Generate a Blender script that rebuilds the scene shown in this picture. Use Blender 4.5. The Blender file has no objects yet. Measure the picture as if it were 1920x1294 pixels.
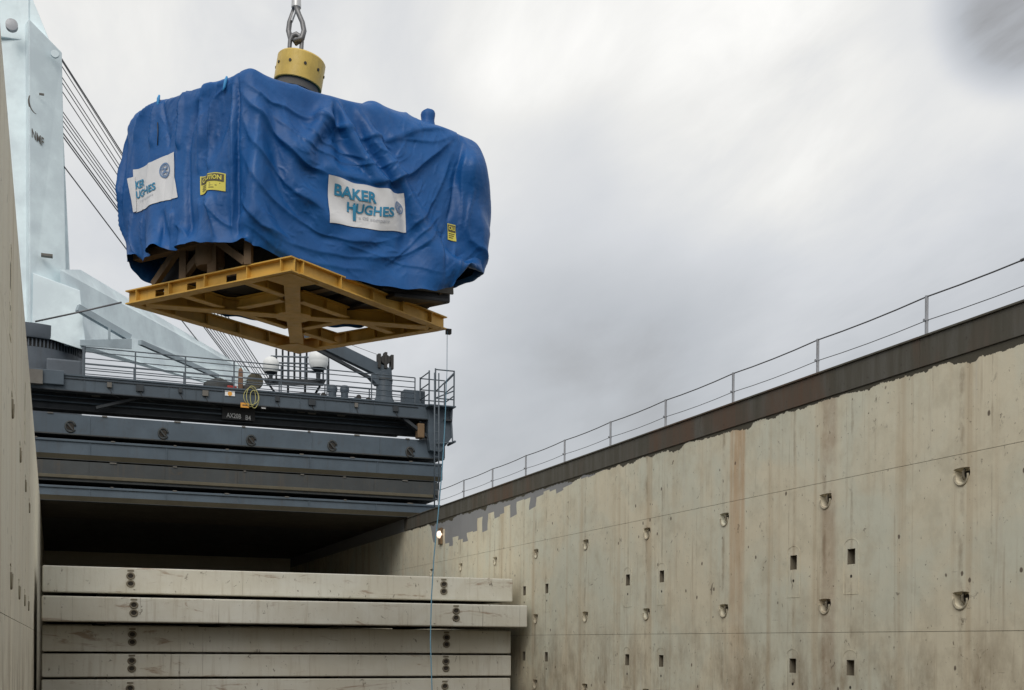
import bpy, bmesh, math, random
import numpy as np
from mathutils import Vector, Matrix, noise as mnoise

random.seed(7)
np.random.seed(7)
S = bpy.context.scene
COL = S.collection

# ------------------------------------------------------------------ camera
# eye of the photographer = world origin; +Y runs along the hold, +X athwart
FPX, PX, PY = 2180.0, 960.0, 1205.7          # focal length and principal point for a 1920 px wide frame
YAW, ROLL = math.radians(21.12), 0.008
cam_d = bpy.data.cameras.new('camera')
cam = bpy.data.objects.new('camera', cam_d); COL.objects.link(cam)
cam_d.sensor_width = 36.0; cam_d.sensor_fit = 'HORIZONTAL'
cam_d.lens = FPX / 1920.0 * 36.0
cam_d.shift_y = (PY - 647.0) / 1920.0
cam_d.clip_start = 0.05; cam_d.clip_end = 20000.0
_R = Vector((math.cos(YAW), -math.sin(YAW), 0)); _U = Vector((0, 0, 1)); _F = Vector((math.sin(YAW), math.cos(YAW), 0))
_cx = _R * math.cos(ROLL) + _U * math.sin(ROLL); _cy = -_R * math.sin(ROLL) + _U * math.cos(ROLL); _cz = -_F
cam.matrix_world = Matrix(((_cx.x, _cy.x, _cz.x, 0), (_cx.y, _cy.y, _cz.y, 0), (_cx.z, _cy.z, _cz.z, 0), (0, 0, 0, 1)))
S.camera = cam
S.view_settings.view_transform = 'Standard'; S.view_settings.look = 'None'
S.view_settings.exposure = 0.1; S.view_settings.gamma = 1.0
S.cycles.max_bounces = 5; S.cycles.diffuse_bounces = 3; S.cycles.glossy_bounces = 2; S.cycles.caustics_reflective = False; S.cycles.caustics_refractive = False

# ------------------------------------------------------------------ sun and overcast sky
SUN_EL, SUN_AZ = math.radians(42), math.radians(-152)   # azimuth from +Y towards +X: behind the photographer, a little to the left
sd = Vector((math.sin(SUN_AZ) * math.cos(SUN_EL), math.cos(SUN_AZ) * math.cos(SUN_EL), math.sin(SUN_EL)))
sun_d = bpy.data.lights.new('sun', 'SUN'); sun_d.energy = 1.5; sun_d.angle = math.radians(35); sun_d.color = (1.0, 0.96, 0.9)
sun = bpy.data.objects.new('sun', sun_d); COL.objects.link(sun)
sun.rotation_euler = sd.to_track_quat('Z', 'Y').to_euler()

world = bpy.data.worlds.new('World'); S.world = world; world.use_nodes = True
def build_sky():
    nt = world.node_tree; N = nt.nodes; L = nt.links; N.clear()
    out = N.new('ShaderNodeOutputWorld'); bg = N.new('ShaderNodeBackground'); bg.inputs['Strength'].default_value = 0.1
    L.new(bg.outputs[0], out.inputs[0])
    sky = N.new('ShaderNodeTexSky'); sky.sky_type = 'NISHITA'; sky.sun_disc = False
    sky.sun_elevation = SUN_EL; sky.sun_rotation = SUN_AZ; sky.air_density = 1.5; sky.dust_density = 3.0
    tc = N.new('ShaderNodeTexCoord')
    def M(op, a, b=None, c=None, clamp=False):
        n = N.new('ShaderNodeMath'); n.operation = op; n.use_clamp = clamp
        for i, v in enumerate((a, b, c)):
            if v is None: continue
            if isinstance(v, (int, float)): n.inputs[i].default_value = v
            else: L.new(v, n.inputs[i])
        return n.outputs[0]
    nrm = N.new('ShaderNodeVectorMath'); nrm.operation = 'NORMALIZE'; L.new(tc.outputs['Generated'], nrm.inputs[0])
    sp = N.new('ShaderNodeSeparateXYZ'); L.new(nrm.outputs[0], sp.inputs[0])
    z = M('MAXIMUM', sp.outputs[2], 0.0)
    den = M('ADD', z, 0.24)
    cb = N.new('ShaderNodeCombineXYZ')
    L.new(M('DIVIDE', sp.outputs[0], den), cb.inputs[0]); L.new(M('MULTIPLY', M('DIVIDE', sp.outputs[1], den), 0.42), cb.inputs[1])
    def noise(scale, detail, rough, dist, off):
        mp = N.new('ShaderNodeMapping'); mp.inputs['Location'].default_value = off; L.new(cb.outputs[0], mp.inputs[0])
        n = N.new('ShaderNodeTexNoise'); n.inputs['Scale'].default_value = scale; n.inputs['Detail'].default_value = detail
        n.inputs['Roughness'].default_value = rough; n.inputs['Distortion'].default_value = dist
        L.new(mp.outputs[0], n.inputs['Vector']); return n.outputs['Fac']
    big = noise(1.15, 5, 0.5, 0.5, (1.3, 4.1, 0))
    fin = noise(6.5, 6, 0.6, 0.4, (2.1, 9.2, 5))
    med = noise(2.6, 6, 0.55, 0.3, (7.7, 2.2, 3))
    # cloud decks: darker towards the horizon, brighter overhead, streaks along the wind
    el = N.new('ShaderNodeMapRange'); el.interpolation_type = 'SMOOTHSTEP'; L.new(z, el.inputs[0])
    el.inputs[1].default_value = 0.05; el.inputs[2].default_value = 0.5; el.inputs[3].default_value = 0.48; el.inputs[4].default_value = 0.74
    v = M('ADD', el.outputs[0], M('MULTIPLY', M('SUBTRACT', big, 0.5), 0.5))
    v = M('ADD', v, M('MULTIPLY', M('SUBTRACT', med, 0.5), 0.46))
    v = M('ADD', v, M('MULTIPLY', M('SUBTRACT', fin, 0.5), 0.22))
    # banks of cloud seen in the photograph: (u, v, angular radius, strength)
    for (u, w, rad, s) in [(1390, 175, 8, 0.15), (970, 10, 6, 0.13), (330, 60, 10, 0.10), (1935, -5, 4.6, -0.40), (1150, 480, 10, -0.08), (1060, 720, 9, -0.10), (330, 330, 7, -0.07)]:
        d = (_cx * (u - PX) + _cy * (PY - w) + _F * FPX).normalized()
        dp = N.new('ShaderNodeVectorMath'); dp.operation = 'DOT_PRODUCT'; dp.inputs[1].default_value = d; L.new(nrm.outputs[0], dp.inputs[0])
        mr = N.new('ShaderNodeMapRange'); mr.interpolation_type = 'SMOOTHERSTEP'; L.new(dp.outputs['Value'], mr.inputs[0])
        mr.inputs[1].default_value = math.cos(math.radians(rad)); mr.inputs[2].default_value = 1.0; mr.inputs[3].default_value = 0; mr.inputs[4].default_value = s
        v = M('ADD', v, M('MULTIPLY', mr.outputs[0], M('ADD', M('ADD', M('MULTIPLY', med, 1.2), M('MULTIPLY', fin, 1.8)), -0.5)))
    v = M('MAXIMUM', M('MINIMUM', v, 1.0), 0.12)
    cr = N.new('ShaderNodeValToRGB'); L.new(v, cr.inputs[0])
    e = cr.color_ramp.elements
    e[0].position = 0.0; e[0].color = (0.10, 0.10, 0.11, 1)
    e[1].position = 1.0; e[1].color = (0.98, 0.97, 0.94, 1)
    for p, c in ((0.27, (0.30, 0.30, 0.305, 1)), (0.42, (0.485, 0.505, 0.535, 1)), (0.62, (0.65, 0.665, 0.69, 1)), (0.82, (0.83, 0.825, 0.805, 1))):
        k = e.new(p); k.color = c
    sc = N.new('ShaderNodeVectorMath'); sc.operation = 'SCALE'; L.new(cr.outputs[0], sc.inputs[0]); sc.inputs['Scale'].default_value = 10.0
    mx = N.new('ShaderNodeMix'); mx.data_type = 'RGBA'; mx.inputs[0].default_value = 0.94
    L.new(sky.outputs[0], mx.inputs[6]); L.new(sc.outputs[0], mx.inputs[7])
    L.new(mx.outputs[2], bg.inputs[0])
build_sky()

# ------------------------------------------------------------------ placing helpers: a point at a known distance
def VW(X, D, z):
    "point X metres right of and D metres along the line of sight, at height z"
    return Vector((X * math.cos(YAW) + D * math.sin(YAW), -X * math.sin(YAW) + D * math.cos(YAW), z))
def ray(u, v):
    return _cx * (u - PX) + _cy * (PY - v) + _F * FPX
def atY(u, v, Y):
    r = ray(u, v); return r * (Y / r.y)
def atD(u, v, D):
    r = ray(u, v); return r * (D / FPX)
def proj(p):
    p = Vector(p); d = p.dot(_F); return PX + p.dot(_cx) / d * FPX, PY - p.dot(_cy) / d * FPX

# ------------------------------------------------------------------ objects
def tag(o, label=None, cat=None, group=None, kind=None):
    if label: o['label'] = label
    if cat: o['category'] = cat
    if group: o['group'] = group
    if kind: o['kind'] = kind
    return o
def empty(name, loc, label=None, cat=None, group=None):
    o = bpy.data.objects.new(name, None); COL.objects.link(o); o.location = loc; o.empty_display_size = 0.3
    return tag(o, label, cat, group)

class MB:
    "collects vertices and faces in world coordinates; build() links ONE mesh object"
    def __init__(s): s.v = []; s.f = []
    def add(s, vs, fs):
        o = len(s.v); s.v += [tuple(p) for p in vs]; s.f += [tuple(i + o for i in f) for f in fs]; return s
    def box(s, x0, x1, y0, y1, z0, z1):
        return s.add([(x0,y0,z0),(x1,y0,z0),(x1,y1,z0),(x0,y1,z0),(x0,y0,z1),(x1,y0,z1),(x1,y1,z1),(x0,y1,z1)],
                     [(3,2,1,0),(4,5,6,7),(0,1,5,4),(1,2,6,5),(2,3,7,6),(3,0,4,7)])
    def bar(s, a, b, w, h, up=(0,0,1), c=0.0):
        "box section w wide, h high from a to b"
        a = Vector(a); b = Vector(b); d = (b - a).normalized(); up = Vector(up)
        if abs(d.dot(up)) > 0.98: up = Vector((0, 1, 0))
        r = d.cross(up).normalized(); n = r.cross(d).normalized()
        q = [(-w/2,-h/2+c),(w/2,-h/2+c),(w/2,h/2+c),(-w/2,h/2+c)]
        vs = [a + r*i + n*j for i, j in q] + [b + r*i + n*j for i, j in q]
        return s.add(vs, [(0,1,2,3),(7,6,5,4),(4,5,1,0),(5,6,2,1),(6,7,3,2),(7,4,0,3)])
    def tube(s, pts, r, n=8, caps=True, closed=False):
        pts = [Vector(p) for p in pts]; m = len(pts); rr = r if isinstance(r, (list, tuple)) else [r]*m
        vs = []; fs = []; prev = None
        for i, p in enumerate(pts):
            if closed: d = pts[(i+1) % m] - pts[i-1]
            else: d = pts[min(i+1, m-1)] - pts[max(i-1, 0)]
            d.normalize()
            ref = Vector((0,0,1)) if abs(d.z) < 0.95 else Vector((1,0,0))
            if prev is not None: ref = prev
            x = (ref - d * ref.dot(d)).normalized(); prev = x; y = d.cross(x)
            vs += [p + (x*math.cos(2*math.pi*k/n) + y*math.sin(2*math.pi*k/n)) * rr[i] for k in range(n)]
        for i in range(m if closed else m-1):
            j = (i+1) % m
            fs += [(i*n+k, i*n+(k+1) % n, j*n+(k+1) % n, j*n+k) for k in range(n)]
        if caps and not closed: fs += [tuple(range(n))[::-1], tuple(range((m-1)*n, m*n))]
        return s.add(vs, fs)
    def lathe(s, prof, c, n=32, axis='z'):
        c = Vector(c); vs = []; fs = []
        for (r, h) in prof:
            for k in range(n):
                a = 2*math.pi*k/n; x, y = r*math.cos(a), r*math.sin(a)
                vs.append(c + (Vector((x,y,h)) if axis == 'z' else Vector((x,-h,y)) if axis == 'y' else Vector((h,x,y))))
        m = len(prof)
        for i in range(m-1): fs += [(i*n+k, i*n+(k+1) % n, (i+1)*n+(k+1) % n, (i+1)*n+k) for k in range(n)]
        fs += [tuple(range(n))[::-1], tuple(range((m-1)*n, m*n))]
        return s.add(vs, fs)
    def prism(s, poly, a, b):
        "polygon of 3D points extruded by vector b-a"
        d = Vector(b) - Vector(a); p = [Vector(q) for q in poly]; n = len(p)
        return s.add(p + [q + d for q in p], [tuple(range(n))[::-1], tuple(range(n, 2*n))] + [(i, (i+1) % n, n+(i+1) % n, n+i) for i in range(n)])
    def ball(s, c, r, nu=16, nv=10, sc=(1,1,1)):
        prof = [(max(r*math.sin(math.pi*i/nv), 1e-4), -r*math.cos(math.pi*i/nv)) for i in range(nv+1)]
        return s.lathe(prof, c, nu)
    def build(s, name, mat, parent=None, smooth=False, bevel=0.0, autos=None):
        me = bpy.data.meshes.new(name); me.from_pydata(s.v, [], s.f); me.update()
        bm = bmesh.new(); bm.from_mesh(me); bmesh.ops.recalc_face_normals(bm, faces=bm.faces); bm.to_mesh(me); bm.free()
        o = bpy.data.objects.new(name, me); COL.objects.link(o)
        if mat: me.materials.append(mat)
        if parent is not None:
            o.parent = parent; pm = Matrix.Translation(parent_loc(parent)); o.matrix_parent_inverse = pm.inverted()
        if smooth:
            for p in me.polygons: p.use_smooth = True
            if autos: me.set_sharp_from_angle(angle=math.radians(autos))
        if bevel:
            b = o.modifiers.new('bevel', 'BEVEL'); b.width = bevel; b.segments = 2; b.limit_method = 'ANGLE'; b.angle_limit = math.radians(40)
        return o
def parent_loc(o):
    return Vector(o.location) if o.type == 'EMPTY' else Vector((0, 0, 0))

# ------------------------------------------------------------------ materials
class NT:
    def __init__(s, name, rough=0.6, metal=0.0, spec=0.4):
        s.m = bpy.data.materials.new(name); s.m.use_nodes = True; s.t = s.m.node_tree; s.N = s.t.nodes; s.L = s.t.links
        s.b = s.N['Principled BSDF']; s.b.inputs['Roughness'].default_value = rough; s.b.inputs['Metallic'].default_value = metal
        s.b.inputs['Specular IOR Level'].default_value = spec
        g = s.N.new('ShaderNodeNewGeometry'); s.pos = g.outputs['Position']
    def put(s, v, sock):
        if isinstance(v, (int, float)): sock.default_value = v
        elif isinstance(v, (tuple, list)): sock.default_value = (*v, 1) if len(v) == 3 and len(sock.default_value) == 4 else v
        else: s.L.new(v, sock)
    def math(s, op, a, b=0.0, clamp=False):
        n = s.N.new('ShaderNodeMath'); n.operation = op; n.use_clamp = clamp; s.put(a, n.inputs[0]); s.put(b, n.inputs[1]); return n.outputs[0]
    def xyz(s, v=None):
        n = s.N.new('ShaderNodeSeparateXYZ'); s.L.new(v or s.pos, n.inputs[0]); return n.outputs
    def vec(s, x, y, z):
        n = s.N.new('ShaderNodeCombineXYZ'); s.put(x, n.inputs[0]); s.put(y, n.inputs[1]); s.put(z, n.inputs[2]); return n.outputs[0]
    def map(s, scale=(1,1,1), loc=(0,0,0), v=None):
        n = s.N.new('ShaderNodeMapping'); n.inputs['Scale'].default_value = scale; n.inputs['Location'].default_value = loc; s.L.new(v or s.pos, n.inputs[0]); return n.outputs[0]
    def noise(s, v, scale=1.0, detail=4, rough=0.55, dist=0.0):
        n = s.N.new('ShaderNodeTexNoise'); n.inputs['Scale'].default_value = scale; n.inputs['Detail'].default_value = detail
        n.inputs['Roughness'].default_value = rough; n.inputs['Distortion'].default_value = dist; s.L.new(v, n.inputs['Vector']); return n.outputs['Fac']
    def voro(s, v, scale=1.0, feat='F1'):
        n = s.N.new('ShaderNodeTexVoronoi'); n.feature = feat; n.inputs['Scale'].default_value = scale; s.L.new(v, n.inputs['Vector']); return n.outputs
    def rng(s, v, a, b, c=0.0, d=1.0):
        n = s.N.new('ShaderNodeMapRange'); n.interpolation_type = 'SMOOTHSTEP'; s.put(v, n.inputs[0])
        for i, q in enumerate((a, b, c, d)): s.put(q, n.inputs[i+1])
        return n.outputs[0]
    def mix(s, f, a, b):
        n = s.N.new('ShaderNodeMix'); n.data_type = 'RGBA'; s.put(f, n.inputs[0]); s.put(a, n.inputs[6]); s.put(b, n.inputs[7]); return n.outputs[2]
    def bump(s, h, strength=0.3, dist=0.02):
        n = s.N.new('ShaderNodeBump'); n.inputs['Strength'].default_value = strength; n.inputs['Distance'].default_value = dist
        s.L.new(h, n.inputs['Height']); s.L.new(n.outputs[0], s.b.inputs['Normal'])
    def done(s, col, rough=None):
        s.put(col, s.b.inputs['Base Color'])
        if rough is not None: s.put(rough, s.b.inputs['Roughness'])
        return s.m

def paint(name, col, dirt=(0.09,0.065,0.045), amount=0.35, streak=0.3, rough=0.55, metal=0.0, scale=1.0, spec=0.35, wear=0.12):
    "weathered paint on steel: blotches, downward streaks, chips"
    t = NT(name, rough, metal, spec)
    big = t.noise(t.pos, 0.7*scale, 5, 0.6)
    c = t.mix(t.rng(big, 0.35, 0.7), tuple(x*0.86 for x in col), tuple(min(x*1.1, 1) for x in col))
    st = t.noise(t.map((5*scale, 5*scale, 0.35*scale)), 1.0, 5, 0.6)
    c = t.mix(t.math('MULTIPLY', t.rng(st, 0.52, 0.8), streak), c, dirt)
    sm = t.noise(t.pos, 3.5*scale, 8, 0.68, 0.4)
    c = t.mix(t.math('MULTIPLY', t.rng(sm, 0.55, 0.78), amount), c, dirt)
    ch = t.noise(t.map((1,1,1), (9,3,5)), 11*scale, 6, 0.7)
    c = t.mix(t.math('MULTIPLY', t.rng(ch, 0.66, 0.72), wear*4), c, (0.06, 0.04, 0.03))
    t.bump(sm, 0.12, 0.01)
    return t.done(c, t.rng(sm, 0.3, 0.8, rough-0.08, min(rough+0.2, 1)))
def plain(name, col, rough=0.5, metal=0.0, spec=0.4, var=0.2, scale=6.0):
    t = NT(name, rough, metal, spec); n = t.noise(t.pos, scale, 5, 0.6)
    return t.done(t.mix(n, tuple(x*(1-var) for x in col), tuple(min(x*(1+var), 1) for x in col)))
# ------------------------------------------------------------------ the tarpaulin: a sewn cover draped over the machine (small cloth solver)
TZ = 11.86                                           # top of the machine under the cover
QUAD = [(-5.60, 24.15), (-0.70, 27.4), (-3.9, 29.7), (-8.78, 26.1)]      # corners C (near), R, B, L, seen in line-of-sight coordinates
QW = [VW(x, d, 0) for x, d in QUAD]
BUMPS = [(VW(-5.55, 24.35, TZ), 0.16), (VW(-7.7, 25.75, TZ-0.02), 0.16), (VW(-3.25, 26.2, TZ-0.05), 0.36), (VW(-2.1, 27.2, TZ+0.05), 0.26), (VW(-1.7, 27.5, TZ), 0.2), (VW(-5.1, 27.3, TZ), 0.4)]
def tarp_rest(nc, nr, nt):
    "rest shape: nc columns round, nr rows up the sides, nt rows across the top"
    P = np.array([[p.x, p.y] for p in QW]); cen = P.mean(0)
    # rounded perimeter, offset outwards
    e = np.roll(P, -1, 0) - P; ln = np.linalg.norm(e, axis=1); tot = ln.sum(); cum = np.concatenate([[0], np.cumsum(ln)])
    s = np.arange(nc) / nc * tot
    def pt(s):
        s = s % tot; i = np.clip(np.searchsorted(cum, s, 'right') - 1, 0, 3); f = (s - cum[i]) / ln[i]
        return P[i] + e[i] * f[:, None]
    w = np.linspace(-0.35, 0.35, 9); base = sum(pt(s + k) for k in w) / 9
    tg = np.roll(base, -1, 0) - np.roll(base, 1, 0); tg /= np.linalg.norm(tg, axis=1)[:, None]
    nrm = np.stack([tg[:, 1], -tg[:, 0]], 1)
    if ((base - cen) * nrm).sum() < 0: nrm = -nrm
    base = base + nrm * 0.10
    face = np.clip(np.searchsorted(cum, s, 'right') - 1, 0, 3); f = (s - cum[face]) / ln[face]
    # hem heights along each face  (0: C-R, 1: R-B, 2: B-L, 3: L-C)
    hx = cum[0] + np.array([0, .1, .25, .5, .75, .93, 1.0]) * ln[0]; hz = np.array([8.80, 8.80, 8.76, 8.78, 8.80, 8.38, 7.85])
    hx = np.concatenate([hx, [cum[1] + .12*ln[1], cum[1] + .4*ln[1], cum[2], cum[3] - .25*ln[2], cum[3] - .04*ln[2], cum[3] + .06*ln[3], cum[3]+.2*ln[3], cum[3]+.45*ln[3], cum[3]+.72*ln[3], cum[3]+.9*ln[3], tot]])
    hz = np.concatenate([hz, [7.6, 8.2, 8.7, 8.3, 7.5, 7.9, 8.36, 8.56, 8.66, 8.76, 8.78]])
    hem = np.interp(s, hx, hz) + 0.02*np.sin(s*9.0)
    rows = []
    for r in range(nr):
        t = r / nr; z = hem + (TZ + 0.05 - hem) * t
        d = np.zeros(nc)
        # swags on the long face: cloth hangs slack between its two top corners
        m0 = (face == 0)
        for (a0, a1, mid, amp, wd, x) in ((1.02, 1.06, .56, .10, .16, .50), (.84, .95, .26, .07, .16, .46)):
            q = np.where(f < x, (f/x - 1)**2, ((f - x)/(1 - x))**2)
            tc = mid + np.where(f < x, a0 - mid, a1 - mid) * q
            y = (t - tc) / wd
            prof = np.where(y > 0, np.exp(-(y/2.4)**2), np.exp(-(y/0.55)**2))      # full above, tucked under
            d += m0 * amp * prof * np.clip(np.sin(np.pi*np.clip(f, 0, 1))*2.2, 0.12, 1)
        # pleats: vertical, opening downwards, on the short face and at the far end of the long one
        def pleat(fc, f0, wid, amp, lean=0.0, top=0.98, bot=-1):
            c = f0 + lean*(1 - t); y = (f - c) / wid
            return (face == fc) * amp * np.exp(-y*y) * np.clip((top - t)*3.5, 0, 1) * np.clip((t - bot)*4, 0, 1)
        d += pleat(3, .10, .05, .16) + pleat(3, .27, .045, -.10, .02) + pleat(3, .38, .04, .14, -.03) + pleat(3, .57, .05, .20, -.04) + pleat(3, .66, .03, -.12, -.03)
        d += pleat(3, .80, .06, .14, -.02) + pleat(3, .93, .03, -.10, 0) + pleat(3, .985, .02, .08)
        d += pleat(0, .02, .02, .06) + pleat(0, .80, .04, .12, .02, .7) + pleat(0, .885, .02, -.16, .0, .6) + pleat(0, .93, .03, .14, .0, .9) + pleat(0, .985, .03, .12)
        d += pleat(1, .06, .05, .22) + pleat(1, .16, .05, -.06) + pleat(1, .3, .07, .2) + pleat(1, .6, .08, .2) + pleat(2, .3, .06, .2) + pleat(2, .6, .06, .2) + pleat(2, .9, .04, .2)
        # billow at the far right corner
        sc = np.minimum(np.abs(s - cum[1]), 99); d += 0.6*np.exp(-((s - cum[1] - .30)/.5)**2) * math.exp(-((t - .66)/.14)**2)
        d += 0.10*np.sin(math.pi*t) + 0.12*(1-t)*((face == 1) | (face == 2))
        # lower edge tucked in towards the frame
        d -= 0.38*np.clip((0.16 - t)/0.16, 0, 1)**1.5 * np.where(face == 0, 1.0, 0.6)
        lowc = np.clip((0.36 - t)/0.36, 0, 1)**1.3
        d -= lowc*(0.55*np.exp(-((s - cum[1])/0.9)**2) + 0.45*np.exp(-((s - cum[3])/0.8)**2))
        rows.append(np.column_stack([base + nrm*d[:, None], z]))
    for r in range(nt):
        k = (r / (nt - 1)); q = 1 - 0.985*k
        xy = cen + (base - cen) * q
        rows.append(np.column_stack([xy, np.full(nc, TZ + 0.06 + 0.05*math.sin(k*3))]))
    return np.array(rows)

_PN = []
for i in range(4):
    a, b = QW[i], QW[(i+1) % 4]; t = (b - a).normalized(); n = Vector((t.y, -t.x, 0))
    c = sum(QW, Vector()) / 4
    if (a - c).dot(n) < 0: n = -n
    _PN.append((np.array([n.x, n.y, 0.0]), n.dot(a)))
_PN.append((np.array([0.0, 0.0, 1.0]), TZ))
def collide(P):
    sh = P.shape; Q = P.reshape(-1, 3); r = 0.22
    D = np.stack([Q @ n - d for n, d in _PN], 1) + r
    pos = np.maximum(D, 0); ps = np.sqrt((pos**4).sum(1)+1e-12)**0.5
    s = np.where(D.max(1) > 0, ps, D.max(1)) - r
    W = np.where(D.max(1)[:, None] > 0, pos**3, (D >= D.max(1)[:, None]).astype(float))
    G = W @ np.array([n for n, d in _PN]); G /= np.linalg.norm(G, axis=1)[:, None] + 1e-9
    pen = np.maximum(0.02 - s, 0) * np.clip((Q[:, 2] - 8.55)/0.25, 0, 1)
    Q += G * pen[:, None]
    for c, rad in BUMPS:
        v = Q - np.array([c.x, c.y, c.z]); l = np.linalg.norm(v, axis=1); k = np.maximum(rad - l, 0)
        Q += v / (l[:, None] + 1e-6) * k[:, None]
    return Q.reshape(sh)
def solve(P, R, steps, iters, slack, g, stiff=1.0, bend=0.25):
    def L(A, B): return np.linalg.norm(A - B, axis=-1)
    n = P.shape[0]
    rc = L(R, np.roll(R, -1, 1)) * slack[0]; rv = L(R[1:], R[:-1]) * slack[1]
    rd = L(R[1:], np.roll(R, -1, 1)[:-1]) * (slack[0]+slack[1])/2; re = L(R[:-1], np.roll(R, -1, 1)[1:]) * (slack[0]+slack[1])/2
    rb = L(R, np.roll(R, -2, 1)) * slack[0]; rb2 = L(R[2:], R[:-2]) * slack[1]
    V = np.zeros_like(P); nc = P.shape[1]
    def fix(A, B, rest, k):
        d = B - A; l = np.linalg.norm(d, axis=-1, keepdims=True) + 1e-9
        c = d * (0.5*k*(1 - rest[..., None]/l)); return A + c, B - c
    idx = [np.arange(i, nc, 2) for i in (0, 1)]
    for st in range(steps):
        V *= 0.90; V[..., 2] -= g; old = P.copy(); P = P + V
        for it in range(iters):
            for a in idx:
                b = (a+1) % nc
                P[:, a], P[:, b] = fix(P[:, a], P[:, b], rc[:, a], stiff)
                P[:-1, a], P[1:, b] = fix(P[:-1, a], P[1:, b], rd[:, a], 0.5*stiff)
                P[:-1, b], P[1:, a] = fix(P[:-1, b], P[1:, a], re_swap(re, a, b), 0.5*stiff)
            for k in (0, 1):
                m = (n - 1 - k) // 2; A = P[k:k+2*m:2]; B = P[k+1:k+1+2*m:2]
                P[k:k+2*m:2], P[k+1:k+1+2*m:2] = fix(A, B, rv[k:k+2*m:2], stiff)
            for k in range(4):
                a = np.arange(k, nc - (nc % 4), 4); b = (a+2) % nc
                P[:, a], P[:, b] = fix(P[:, a], P[:, b], rb[:, a], bend)
                m = (n - 2 - k) // 4
                if m > 0: P[k:k+4*m:4], P[k+2:k+2+4*m:4] = fix(P[k:k+4*m:4], P[k+2:k+2+4*m:4], rb2[k:k+4*m:4], bend)
            P = collide(P)
        V = P - old
    return P
def re_swap(re, a, b):
    # diagonal from (row, b) to (row+1, a): rest taken from the mirrored diagonal of the same cell
    return re[:, a]
def upsample(P, nr):
    "double the columns and the rows (sides and top separately keep their counts)"
    def up_c(A): B = np.empty((A.shape[0], A.shape[1]*2, 3)); B[:, 0::2] = A; B[:, 1::2] = (np.roll(A, -1, 1) + A)*0.5; return B
    return up_c(P)
def resample_rows(P, nr, nt, nr2, nt2):
    side = P[:nr+1]; top = P[nr:]
    def rs(A, m, closed):
        x = np.linspace(0, len(A)-1, m, endpoint=closed); i = np.clip(np.floor(x).astype(int), 0, len(A)-2); f = (x - i)[:, None, None]
        return A[i]*(1-f) + A[i+1]*f
    return np.concatenate([rs(side, nr2, False), rs(top, nt2, True)])
def make_tarp_grid():
    rs = np.random.RandomState(3)
    nc, nr, nt = 180, 40, 26
    R = tarp_rest(nc, nr, nt); P = collide(R + rs.normal(0, 0.012, R.shape))
    P = solve(P, R, 50, 8, (1.006, 1.006), 0.0016, 1.0, 0.15)
    nc2, nr2, nt2 = 360, 84, 44
    P = resample_rows(upsample(P, nr), nr, nt, nr2, nt2)
    R = tarp_rest(nc2, nr2, nt2)
    P = solve(P + rs.normal(0, 0.006, P.shape), R, 22, 6, (1.006, 1.006), 0.0007, 1.0, 0.10)
    # light smoothing of grid-scale noise
    for k in range(12):
        A = P.copy(); A[1:-1] = (P[1:-1]*4 + P[2:] + P[:-2] + np.roll(P, 1, 1)[1:-1] + np.roll(P, -1, 1)[1:-1]) / 8; P = A
    return P, nr2
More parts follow.
